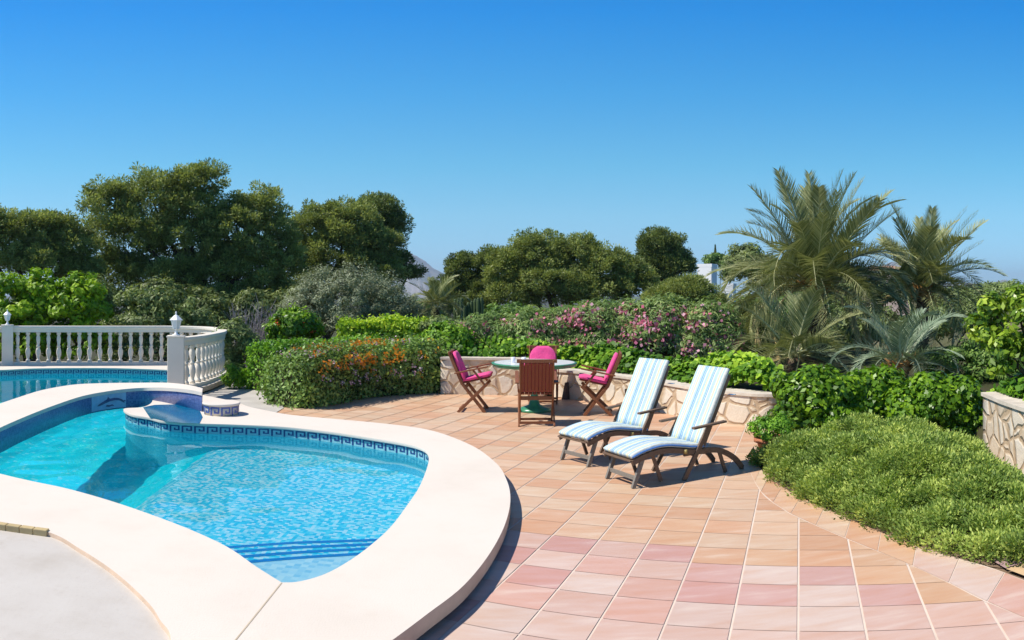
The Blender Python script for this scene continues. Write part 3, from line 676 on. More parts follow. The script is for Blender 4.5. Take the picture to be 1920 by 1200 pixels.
def lantern(loc, s_, label):
    e=empty('garden_lantern',loc); tag(e,label,'lantern',group='white lanterns on the balustrade pillars'); e.scale=(s_,s_,s_)
    MB().lathe([(.07,0),(.07,.02),(.03,.035),(.022,.10),(.035,.115),(.06,.12)],n=12).build('stand',M['lantern'],e)
    MB().lathe([(.055,.12),(.095,.27)],n=6,smooth=False).build('glass',M['lglass'],e)
    fr=MB()
    for k in range(6):
        a=2*PI*k/6; c_,s2=math.cos(a),math.sin(a); fr.bar((.057*c_,.057*s2,.12),(.097*c_,.097*s2,.275),.012,.012)
    fr.build('frame',M['lantern'],e)
    MB().lathe([(.125,.27),(.125,.285),(.06,.345),(.045,.36),(.02,.372),(.012,.40),(.02,.412),(.001,.44)],n=6,smooth=False).build('roof',M['lantern'],e)
lantern((-5.74,12.86,1.098),.98,'white lantern on the near pillar beside the bridge')
lantern((-11.26,15.42,1.088),.85,'white lantern on the far pillar at the left edge')

# rubble retaining walls ------------------------------------------
def stone_wall(line, heights, thick, label, end0=True):
    e=empty('stone_wall',(0,0,0)); tag(e,label,'stone wall',group='rubble stone garden walls')
    L=resample(line,.18); n=len(L); bk=offset(L,thick,False); mb=MB(); cp=MB(); u=0
    hs_=[heights(i/(n-1)) for i in range(n)]; rw=random.Random(4)
    # keep the face out of true
    for i in range(n-1):
        a,b,c,d=L[i],L[i+1],bk[i+1],bk[i]; l=(b-a).length; za,zb=hs_[i],hs_[i+1]
        mb.face([(a.x,a.y,-.1),(b.x,b.y,-.1),(b.x,b.y,zb),(a.x,a.y,za)],0,[(u,0),(u+l,0),(u+l,zb),(u,za)],True)
        mb.face([(d.x,d.y,-.1),(d.x,d.y,za),(c.x,c.y,zb),(c.x,c.y,-.1)],0,[(u,0),(u,za),(u+l,zb),(u+l,0)])
        oa=offset(L,-.025,False)
        a2,b2=oa[i],oa[i+1]
        cp.face([(a2.x,a2.y,za+.035),(b2.x,b2.y,zb+.035),(c.x,c.y,zb+.035),(d.x,d.y,za+.035)]); cp.face([(a2.x,a2.y,za-.005),(b2.x,b2.y,zb-.005),(b2.x,b2.y,zb+.035),(a2.x,a2.y,za+.035)])
        cp.face([(a2.x,a2.y,za-.005),(a.x,a.y,za-.005),(b.x,b.y,zb-.005),(b2.x,b2.y,zb-.005)])
        u+=l
    for i in (0,n-1):
        a,d=L[i],bk[i]; z=hs_[i]; mb.face([(a.x,a.y,-.1),(d.x,d.y,-.1),(d.x,d.y,z),(a.x,a.y,z)],0,[(u,0),(u+thick,0),(u+thick,z),(u,z)])
        cp.face([(a.x,a.y,z-.005),(d.x,d.y,z-.005),(d.x,d.y,z+.035),(a.x,a.y,z+.035)])
    mb.build('masonry',M['stone'],e,recalc=True); cp.build('coping_strip',M['stonecap'],e,recalc=True)
    return e
i_s=[i for i,p in enumerate(wallfoot) if (math.atan2(p.x,p.y)*F+CX)>1003][0]
wl=[Vector((p.x,p.y,0)) for p in wallfoot]
stone_wall(wl[:i_s+1],lambda t:.64,.35,'taller left stretch of pale rubble stone wall behind the round table')
stone_wall(wl[i_s+1:],lambda t:.47-.05*t,.35,'lower right stretch of pale rubble stone wall behind the two loungers')
rw_=[V3(4.95,8.22)]+[V3(5.15,7.95),V3(5.35,7.3),V3(5.6,6.7),V3(6.2,6.1)]
rw_=[G(1845,826,0),G(1850,850,0)]
wr=[D(1843,800,9.3),D(1880,800,8.6),D(1925,800,8.0),D(1990,800,7.5)]
wr=[Vector((p.x,p.y,0)) for p in wr]
stone_wall(wr,lambda t:.66,.4,'pale stone wall at the right edge beyond the low spreading shrub')
# plain dark wedge shapes against the wall foot
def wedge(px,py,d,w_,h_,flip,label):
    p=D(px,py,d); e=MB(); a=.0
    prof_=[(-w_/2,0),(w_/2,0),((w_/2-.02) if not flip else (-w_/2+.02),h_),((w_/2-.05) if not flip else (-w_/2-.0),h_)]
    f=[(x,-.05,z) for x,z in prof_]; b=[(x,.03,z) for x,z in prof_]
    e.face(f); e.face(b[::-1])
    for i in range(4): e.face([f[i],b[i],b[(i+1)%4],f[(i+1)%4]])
    o=e.build('dark_wedge',M['darkwedge'],None,recalc=True,bevel=.004); o.location=(p.x,p.y,0); o.rotation_euler=(0,0,-R(38)); tag(o,label,'bracket',group='dark wedges at the foot of the stone wall')
pw=min(wl,key=lambda p:abs(math.atan2(p.x,p.y)*F+CX-1061)); wedge(1061,750,pw.length-.06,.12,.30,False,'dark narrow wedge at the wall foot beside the round table')
pw=min(wl,key=lambda p:abs(math.atan2(p.x,p.y)*F+CX-1180)); wedge(1180,750,pw.length-.06,.12,.30,True,'dark narrow wedge on the wall behind the left lounger')

# ================================================================== FURNITURE
def slats(mb, n, x0, x1, y0, y1, zf, t_=.018, gap=.008, axis='y'):
    """n boards between y0..y1 running x0..x1 on the profile zf(x)"""
    w_=(y1-y0)/n
    for k in range(n): mb.bar((x0,y0+w_*(k+.5),zf(x0)),(x1,y0+w_*(k+.5),zf(x1)),w_-gap,t_)
def cushion(prof, w_, t_, mat, name, parent, taper=None, nx=10, r=.02):
    """padded cushion: profile polyline (x,z) on its underside, width w_ across y, thickness t_"""
    P=[Vector((p[0],0,p[1])) for p in prof]; n=len(P); mb=MB(); secs=[]; L=0
    for i,p in enumerate(P):
        d=(P[min(i+1,n-1)]-P[max(i-1,0)]).normalized(); nn=Vector((-d.z,0,d.x))
        if nn.z<0 and abs(d.x)>abs(d.z): nn=-nn
        if i: L+=(P[i]-P[i-1]).length
        wf_=w_*(taper(i/(n-1)) if taper else 1); e=.72 if i in(0,n-1) else 1.0
        ring=[]
        for (a,b) in ((-.5,.15),(-.5,.85),(-.46,1.0),(-.2,1.0),(0,1.0),(.2,1.0),(.46,1.0),(.5,.85),(.5,.15),(.46,0),(0,0),(-.46,0)):
            b2=.5+(b-.5)*e; ring.append((p+nn*(b2*t_)+Vector((0,a*wf_,0)),a+.5,L))
        secs.append(ring)
    m=len(secs[0])
    for i in range(n-1):
        for k in range(m):
            q=[secs[i][k],secs[i][(k+1)%m],secs[i+1][(k+1)%m],secs[i+1][k]]
            mb.face([x[0] for x in q],0,[(x[1],x[2]) for x in q],True)
    for s_,r_ in ((secs[0],1),(secs[-1],-1)):
        q=s_[::r_]; mb.face([x[0] for x in q],0,[(x[1],x[2]) for x in q],True)
    return mb.build(name,mat,parent,recalc=True)

def make_chair():
    e=empty('folding_chair'); tag(e,'chair','chair',group='folding teak chairs round the mosaic table')
    W=.245
    for s_ in (-1,1):
        y=s_*W
        o=MB().bar((-.22,y,0),(.24,y,.45),.024,.045); o.build('leg',M['teak'],e,bevel=.004)
        o=MB(); o.bar((.20,y*.93,0),(-.15,y*.93,.44),.024,.05); o.bar((-.15,y*.93,.43),(-.36,y*.93,.93),.024,.05); o.build('back_leg',M['teak'],e,bevel=.004)
        MB().bar((-.27,y*1.1,.605),(.25,y*1.1,.715),.055,.022).build('armrest',M['teak'],e,bevel=.006)
        MB().bar((.02,y*1.06,.655),(.19,y*1.02,.44),.02,.032).build('arm_support',M['teak'],e,bevel=.003)
    zf=lambda x:.445+.10*(x+.17)/.45
    st=MB(); slats(st,8,-.17,.27,-.22,.22,zf); st.build('seat',M['teakslat'],e)
    bk=MB()
    for k in range(9):
        y=-.196+.049*k; bk.bar((-.172,y,.47),(-.345,y,.885),.043,.014,(1,0,0))
    bk.build('backrest',M['teakslat'],e)
    MB().bar((-.355,-.275,.915),(-.355,.275,.915),.028,.05).build('top_rail',M['teak'],e,bevel=.005)
    MB().bar((-.115,-.225,.38),(-.115,.225,.38),.022,.055).build('lower_rail',M['teak'],e,bevel=.004)
    s2=MB(); s2.bar((-.19,-.24,.05),(-.19,.24,.05),.022,.035); s2.build('stretcher',M['teak'],e); MB().bar((.165,-.22,.045),(.165,.22,.045),.02,.032).build('stretcher',M['teak'],e)
    pr=[(-.15,.462),(-.05,.487),(.1,.52),(.22,.547),(.285,.56)]
    cushion(pr,.44,.05,M['pink'],'seat_cushion',e)
    rnd_=lambda u: 1 if u<.55 else max(.35,math.sqrt(max(0,1-((u-.55)/.5)**2)))
    pr=[(-.165-.015-.178*k/12+.02,.50+.415*k/12) for k in range(13)]
    cushion([(x+.012,z) for x,z in pr][::-1],.45,.055,M['pink'],'back_cushion',e,lambda u: rnd_(1-u))
    return e
ch=make_chair()
ch.location=(-.60,12.55,.004); ch.rotation_euler=(0,0,R(-4)); ch['label']='pink cushioned teak chair at the left of the round table, facing right'
tc0=Vector((.35,12.5,0))
dup(ch,(1.30,12.15,.004),R(174),'pink cushioned teak chair at the right of the round table, nearest the loungers')
dup(ch,(.34,11.25,.004),R(90),'teak chair with red-brown slatted back turned to the viewer before the round table')
dup(ch,(.52,13.42,.004),R(-92),'pink cushioned chair half hidden behind the round table, nearest the stone wall')
# round mosaic table
tb=empty('round_table',(tc0.x,tc0.y,.004)); tag(tb,'round white mosaic table with green rim among four chairs','table')
MB().lathe([(.0,.70),(.64,.70),(.655,.712),(.655,.735)],n=64,capt=False,capb=False).build('underside',M['green_edge'],tb)
MB().lathe([(.655,.735),(.668,.74),(.672,.75),(.668,.758),(.63,.762)],n=64,capt=False,capb=False).build('rim',M['green_edge'],tb)
MB().lathe([(.632,.757),(.632,.761)],n=64).build('tabletop',M['tabletop'],tb)
MB().lathe([(.26,0),(.265,.03),(.20,.06),(.09,.10),(.06,.2),(.055,.45),(.07,.6),(.14,.70)],n=24).build('pedestal',M['green_edge'],tb)
cpr=[(.026,0),(.030,.003),(.036,.085),(.034,.085),(.028,.008),(.0,.006)]
for k,(px,lab) in enumerate(((962,'left one of two white cups on the mosaic table'),(982,'right one of two white cups on the mosaic table'))):
    th_=(px-CX)/F; d=12.42; o=MB().lathe(cpr,n=16,capt=False).build('cup',M['cup']); o.location=(d*math.sin(th_),d*math.cos(th_),.7655); tag(o,lab,'cup',group='cups on the round table')

# steamer loungers -------------------------------------------------
def make_lounger():
    e=empty('steamer_lounger'); tag(e,'lounger','lounger',group='striped steamer loungers on the terrace')
    W=.25; leg_=[(0,.275),(.12,.315),(.28,.345),(.42,.345),(.56,.325),(.70,.30),(.86,.285)]
    rail=smooth([(x,0,z) for x,z in leg_],4,False)
    for s_ in (-1,1):
        y=s_*W; r_=MB()
        for i in range(len(rail)-1): r_.bar((rail[i].x,y,rail[i].z-.03),(rail[i+1].x+.004,y,rail[i+1].z-.03),.022,.05)
        r_.build('side_rail',M['grey_teak'],e)
        MB().bar((.02,y*.93,0),(.13,y*.93,.27),.03,.042).build('front_leg',M['silver_teak'],e,bevel=.004)
        MB().bar((.36,y*.86,.02),(.26,y*.86,.28),.022,.036).build('inner_leg',M['grey_teak'],e,bevel=.004)
        MB().bar((.60,y*1.04,0),(.92,y*1.04,.50),.026,.05).build('arm_leg',M['grey_teak'],e,bevel=.004)
        b_=MB(); cv=smooth([(.62,0,.26),(.86,0,.262),(1.08,0,.235),(1.28,0,.13),(1.40,0,.0)],5,False)
        for i in range(len(cv)-1): b_.bar((cv[i].x,y*.94,max(.018,cv[i].z)),(cv[i+1].x,y*.94,max(.018,cv[i+1].z)),.026,.055)
        b_.build('rear_leg',M['grey_teak'],e)
        MB().bar((1.16,y*.94,0),(1.06,y*.94,.26),.024,.038).build('prop_leg',M['grey_teak'],e,bevel=.004)
        MB().bar((.70,y*1.12,.505),(1.12,y*1.12,.535),.052,.022).build('armrest',M['grey_teak'],e,bevel=.005)
        MB().bar((.84,y*.90,.25),(1.215,y*.90,1.0),.026,.045,(1,0,0)).build('back_post',M['grey_teak'],e,bevel=.004)
    f=MB(); 
    for i in range(0,len(rail)-1,2): f.bar((rail[i].x,-W,rail[i].z-.012),(rail[i].x,W,rail[i].z-.012),.05,.014)
    f.build('slats',M['grey_teak'],e)
    MB().bar((.055,-W*.93,.09),(.055,W*.93,.09),.02,.04).build('stretcher',M['silver_teak'],e,bevel=.003)
    MB().bar((.72,-W,.245),(.72,W,.245),.022,.035).build('stretcher',M['grey_teak'],e,bevel=.003)
    MB().bar((1.20,-W*.9,.985),(1.20,W*.9,.985),.03,.05).build('top_rail',M['grey_teak'],e,bevel=.004)
    for s_ in (-1,1): MB().lathe([(.018,-.02),(.022,0),(.018,.02)],(.62,s_*(W+.012),.285),n=10).build('hinge',M['brass'],e)
    b=MB()
    for k in range(7):
        t_=.08+.13*k; b.bar((.85+.365*t_,-W*.88,.27+.73*t_),(.85+.365*t_,W*.88,.27+.73*t_),.05,.012,(1,0,.4))
    b.build('back_slats',M['grey_teak'],e)
    pr=[(p.x,p.z) for p in smooth([(x,0,z) for x,z in leg_],3,False)]
    c1=cushion(pr,.50,.05,M['stripe'],'seat_cushion',e)
    bp=[(.845+.378*k/10,.315+.735*k/10) for k in range(11)]
    c2=cushion(bp,.49,.055,M['stripe'],'back_cushion',e)
    for s_ in (-1,1): MB().tube([(x,s_*.252,z+.022) for x,z in pr],.010,6).build('piping',M['piping'],e)
    for s_ in (-1,1): MB().bar((1.20,s_*.235,.80),(1.235,s_*.30,.80),.04,.006).build('tie_tape',M['stripe'],e)
    return e
lg=make_lounger(); lg.location=(1.02,7.66,.004); lg.rotation_euler=(0,0,R(25)); lg['label']='nearer right striped lounger, closest to the green planting bed'
dup(lg,(.66,8.62,.004),R(33),'farther left striped lounger, between the round table and the other lounger')
# terracotta pot at the bed corner
pt_=G(1449,857,0); pot=empty('terracotta_pot',(pt_.x,pt_.y,0)); tag(pot,'round terracotta pot at the left tip of the planting bed','pot')
MB().lathe([(.13,0),(.18,.17),(.215,.18),(.215,.225),(.19,.225),(.17,.19),(0,.19)],n=32).build('vessel',M['terracotta'],pot)
MB().lathe([(.185,.195),(.0,.205)],n=24).build('potting_soil',M['soil'],pot)

# ================================================================== PLANTS
def leafmesh(name, C, N, size, aspect, mat, parent, tint, fold=.0, grav=0.0, rng=RNG, along=None):
    """one leaf-shaped quad per row of C; N = facing direction, tint 0..1, along = optional growth direction"""
    n=len(C); sz=size*rng.uniform(.65,1.25,n)[:,None] if np.isscalar(size) else size[:,None]
    N=N/np.maximum(np.linalg.norm(N,axis=1,keepdims=True),1e-6)
    if along is None:
        A=rng.normal(size=(n,3)); A[:,2]-=grav; A-=N*(A*N).sum(1,keepdims=True)
    else: A=along.copy()
    A/=np.maximum(np.linalg.norm(A,axis=1,keepdims=True),1e-6); B=np.cross(N,A); B/=np.maximum(np.linalg.norm(B,axis=1,keepdims=True),1e-6)
    V=np.empty((n,4,3)); V[:,0]=C-A*sz*.5; V[:,2]=C+A*sz*.5; V[:,1]=C+B*sz*aspect*.5-A*sz*.06; V[:,3]=C-B*sz*aspect*.5-A*sz*.06
    me=bpy.data.meshes.new(name); me.vertices.add(4*n); me.vertices.foreach_set('co',V.ravel().astype(np.float32))
    me.loops.add(4*n); me.loops.foreach_set('vertex_index',np.arange(4*n,dtype=np.int32)); me.polygons.add(n); me.polygons.foreach_set('loop_start',np.arange(0,4*n,4,dtype=np.int32))
    at=me.attributes.new('tint','FLOAT','FACE'); at.data.foreach_set('value',np.clip(tint,0,1).astype(np.float32))
    me.materials.append(mat); me.update(); o=bpy.data.objects.new(name,me); COL.objects.link(o); o.parent=parent; return o
def sphere_dirs(n,rng=RNG):
    d=rng.normal(size=(n,3)); return d/np.linalg.norm(d,axis=1,keepdims=True)
def crown_points(blobs, nclump, rc, nleaf, inner=.55, outer=1.03, up=.3, rng=RNG, flat=.75, squash_bottom=True):
    """clumps spread through the outer shell of a set of ellipsoids; returns leaf centres, directions, tint"""
    W=np.array([(b[3]*b[4]+b[3]*b[5]+b[4]*b[5]) for b in blobs]); cnt=np.maximum(2,(nclump*W/W.sum()).astype(int))
    CC=[];CD=[]
    for b,c in zip(blobs,cnt):
        d=sphere_dirs(c,rng); d[:,2]=np.where(d[:,2]<-.5,-d[:,2]*.6,d[:,2]); r=rng.uniform(inner,outer,c)[:,None]**.6
        p=np.array(b[:3])+d*r*np.array(b[3:6]); CC.append(p); CD.append(d)
    CC=np.concatenate(CC); CD=np.concatenate(CD)
    keep=np.ones(len(CC),bool)
    for b in blobs:
        q=(((CC-np.array(b[:3]))/np.array(b[3:6]))**2).sum(1); keep&=q>.18
    CC=CC[keep]; CD=CD[keep]; k=len(CC)
    rcs=rc*rng.uniform(.6,1.3,k); ct=np.clip(rng.normal(.45,.2,k),0,1)
    L=np.repeat(np.arange(k),nleaf); d=sphere_dirs(len(L),rng); rad=rng.uniform(.15,1,len(L))**.5
    off=d*(rad*rcs[L])[:,None]; off[:,2]*=flat
    P=CC[L]+off; N=d*.9+CD[L]*.5+np.array([0,0,up])+rng.normal(size=d.shape)*.35
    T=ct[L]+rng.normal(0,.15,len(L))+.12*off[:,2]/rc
    return P,N,T,off,CC
def limbs(base, targets, r0, mat, parent, name='trunk', rng=RNG, n=9):
    mb=MB(); base=Vector(base)
    top=sum((Vector(t) for t in targets),Vector())/len(targets); fork=base.lerp(top,.45)+Vector((0,0,-.2*(top-base).length*.2))
    mid=base.lerp(fork,.5)+Vector((rng.uniform(-.15,.15),rng.uniform(-.15,.15),0))*r0*4
    mb.tube([base-Vector((0,0,.3)),base,mid,fork],[r0*1.35,r0*1.15,r0*.9,r0*.75],n)
    for t_ in targets:
        t_=Vector(t_); m1=fork.lerp(t_,.5)+Vector((rng.uniform(-.3,.3),rng.uniform(-.3,.3),.1*(t_-fork).length))*.5
        mb.tube([fork-(m1-fork)*.05,m1,t_],[r0*.55,r0*.36,r0*.1],6)
    return mb.build(name,mat,parent)
def px_blobs(L, d, depth=.8):
    out=[]
    for q in L:
        px,py,rx,ry=q[:4]; dd=d+(q[4] if len(q)>4 else 0); c=D(px,py,dd); k=dd/F; out.append((c.x,c.y,c.z,rx*k,max(rx,ry)*k*depth,ry*k))
    return out
def ground_z(d): 
    f=min(1,max(0,(d-19)/40)); return -.03-7*f**1.2-max(0,min(1,(d-60)/400))*14
def pine(label, L, d, trunk_px, mat, nclump=260, rc=.55, nleaf=110, needle=.26, seed=1):
    rng=np.random.default_rng(seed); th_=(trunk_px-CX)/F; z0=ground_z(d); e=empty('pine_tree',(d*math.sin(th_),d*math.cos(th_),z0)); off0=Vector(e.location)
    tag(e,label,'pine tree',group='pine trees behind the garden')
    bl_=px_blobs(L,d); bl_=[(b[0]-off0.x,b[1]-off0.y,b[2]-z0,*b[3:]) for b in bl_]
    P,N,T,off,CC=crown_points(bl_,int(nclump*2.6),rc*.62,int(nleaf*1.15),.45,1.06,.25,rng,.8)
    rc*=.62; needle*=.48; nf_=330; sz=needle*rng.uniform(.65,1.25,len(P))
    Pf=np.concatenate([np.array(b[:3])+sphere_dirs(nf_,rng)*(rng.uniform(0,.5,nf_)**.5)[:,None]*np.array(b[3:6]) for b in bl_]); k_=len(Pf)
    P=np.concatenate([P,Pf]); off=np.concatenate([off,sphere_dirs(k_,rng)*rc]); T=np.concatenate([T,rng.normal(.35,.15,k_)]); sz=np.concatenate([sz,rng.uniform(.18,.30,k_)])
    al=off+np.array([0,0,.25*rc])+rng.normal(size=off.shape)*.25*rc
    leafmesh('crown',P,np.cross(al,rng.normal(size=al.shape)),sz,.36,mat,e,T,rng=rng,along=al)
    tg=[(b[0],b[1],b[2]-.2*b[5]) for b in bl_]; limbs((0,0,0),tg,.30,M['bark'],e,rng=rng)
    return e
pine('tallest broad dark pine behind the balustrade',[(205,380,62,48),(285,365,75,50),(370,345,58,42),(355,395,70,50),(240,440,95,55),(345,450,95,60),(300,520,100,50),(410,520,90,55),(400,575,120,42),(225,500,50,40),(480,400,55,55),(440,430,80,60),(500,440,62,62),(455,500,90,60),(520,500,50,55),(500,560,60,50)],33,395,M['pine'],560,.62,120,.28,1)
pine('lower pine at the left picture edge beside the tallest pine',[(15,440,62,50),(90,430,60,38),(130,460,55,48),(60,490,85,40),(-50,430,60,60),(150,510,50,30)],31,60,M['pine'],240,.55,110,.26,2)
pine('spreading pine with a dark layered right side above the grey olive',[(595,430,55,50),(650,415,60,38),(640,470,85,55),(570,510,60,60),(700,460,55,40),(560,560,55,40),(690,510,70,40)],37,600,M['pine'],300,.6,115,.28,3)
pine('dark flat topped pine with a low drooping branch at its right, beside the sky',[(700,392,52,26),(735,420,35,28),(720,450,40,28),(745,485,32,16),(765,513,36,15),(700,480,40,30)],39,690,M['pinedark'],130,.5,110,.26,4)
pine('widest pine of the centre group behind the pink oleanders',[(1010,475,62,42),(955,505,45,45),(1085,480,52,38),(1145,505,60,42),(1035,530,95,45),(1110,550,80,38),(960,555,55,35),(1190,530,45,35)],36,1050,M['pine'],400,.55,115,.26,5)
pine('dark pine left of the centre group beside the distant mountain',[(870,500,34,28),(920,487,30,24),(855,540,34,28),(905,535,45,38),(885,575,55,28)],38,890,M['pinedark'],150,.5,110,.25,6)
pine('round headed dark pine right of the centre group',[(1240,460,44,32),(1262,492,42,30),(1225,490,34,30),(1280,500,22,18),(1235,520,40,22)],42,1240,M['pinedark'],170,.55,115,.26,7)
pine('small rounded pine in front of the white house',[(1295,545,48,24),(1250,560,45,26),(1330,570,32,24)],34,1285,M['pine'],120,.5,100,.24,8)

def shrub(name, label, cat, L, d, mat, group=None, n=200, rc=.2, nleaf=40, leaf=.08, aspect=.5, base_px=None, flowers=None, seed=1, z0=None, stem=True, depth=.8, up=.3, inner=.5, outer=1.14):
    rng=np.random.default_rng(seed+100); cx_=base_px if base_px else L[0][0]; th_=(cx_-CX)/F
    if z0 is None: z0=ground_z(d)
    e=empty(name,(d*math.sin(th_),d*math.cos(th_),z0)); o0=Vector(e.location); tag(e,label,cat,group)
    bl_=[(b[0]-o0.x,b[1]-o0.y,b[2]-z0,*b[3:]) for b in px_blobs(L,d,depth)]
    P,N,T,off,CC=crown_points(bl_,n,rc,nleaf,inner,outer,up,rng)
    ok=P[:,2]>.02; leafmesh('foliage',P[ok],N[ok],leaf,aspect,mat,e,T[ok],rng=rng)
    if flowers:
        for nm,fm_,nf,fr,cond in flowers:
            b_=[]; 
            k=rng.integers(0,len(bl_),nf); d_=sphere_dirs(nf,rng); d_[:,2]=np.abs(d_[:,2])*.8-.15
            toward=np.array([-o0.x,-o0.y,0]); toward=toward/np.linalg.norm(toward); fl_=(d_@toward)<-.1; d_[fl_]-=2*np.outer((d_@toward),toward)[fl_]
            c=np.array([bl_[i][:3] for i in k])+d_*1.10*np.array([bl_[i][3:6] for i in k])
            g_=np.repeat(np.arange(nf),9); q=c[g_]+rng.normal(size=(len(g_),3))*fr; 
            leafmesh(nm,q,d_[g_]+rng.normal(size=(len(g_),3))*.5,fr*1.15,.9,fm_,e,rng.uniform(0,1,len(g_)),rng=rng)
    if stem: limbs((0,0,0),[(b[0],b[1],b[2]-.1*b[5]) for b in bl_][:7],.05+.01*d/10,M['bark'],e,'stems',rng,6)
    return e
shrub('olive_bush','large rounded grey-green olive bush behind the clipped hedges','bush',[(655,570,112,68),(590,590,65,52),(725,590,62,50),(660,610,125,40)],22,M['olive'],None,760,.24,110,.085,.28,655,seed=1)
shrub('citrus_bush','bright green rounded bush at the left edge behind the balustrade','bush',[(15,555,45,48),(70,560,48,50),(40,590,70,32),(40,640,85,44)],22.5,M['bright'],'bright green bushes behind the balustrade',300,.24,55,.15,.5,45,seed=2)
shrub('citrus_bush','bright green rounded bush right of its twin, behind the balustrade','bush',[(150,562,46,48),(125,590,50,34),(180,590,28,36),(150,640,62,44)],22,M['bright'],'bright green bushes behind the balustrade',220,.24,55,.15,.5,148,seed=3)
shrub('garden_shrub','wide mid-green shrub behind the balustrade right of the bright bushes','bush',[(255,575,45,36),(310,585,60,40),(365,600,42,26),(290,610,95,28),(290,655,110,36)],23,M['scrub'],None,300,.26,60,.13,.4,300,seed=4)
shrub('garden_shrub','olive green shrub below the balustrade end, left of the clipped hedge','bush',[(440,640,30,40),(432,690,24,40),(465,655,24,30)],17.5,M['scrub'],None,200,.16,50,.09,.4,440,seed=5)
shrub('tall_grass','light green tuft of long leaves beside the hedge by the path','grass',[(440,710,16,22),(462,715,12,16)],15.4,M['ivy'],None,50,.12,30,.18,.16,448,seed=6,up=.8,stem=False)
shrub('hibiscus_bush','dark green bush dotted with red flowers before the olive bush','bush',[(553,608,40,30),(530,622,28,24),(575,620,26,24)],19,M['glossy'],None,170,.18,55,.11,.5,553,[('blossoms',M['redflower'],9,.035,None)],seed=7)
# dead grey shrub
dd_=D(480,640,20); e=empty('dead_shrub',(dd_.x,dd_.y,ground_z(20))); tag(e,'leafless grey twiggy shrub in the dark below the pines','shrub')
mb=MB(); rg=random.Random(5)
for k in range(70):
    a=Vector((rg.uniform(-.4,.4),rg.uniform(-.3,.3),0)); b=a+Vector((rg.uniform(-.5,.75),rg.uniform(-.4,.4),rg.uniform(.9,1.75))); m1=a.lerp(b,.5)+Vector((rg.uniform(-.1,.1),rg.uniform(-.1,.1),.1))
    mb.tube([a,m1,b],[.016,.011,.004],4,0,False)
    for j in range(5):
        p=a.lerp(b,rg.uniform(.35,.95)); mb.tube([p,p+Vector((rg.uniform(-.25,.3),rg.uniform(-.2,.2),rg.uniform(.1,.4)))],[.007,.003],3,0,False)
mb.build('twigs',M['drybranch'],e)

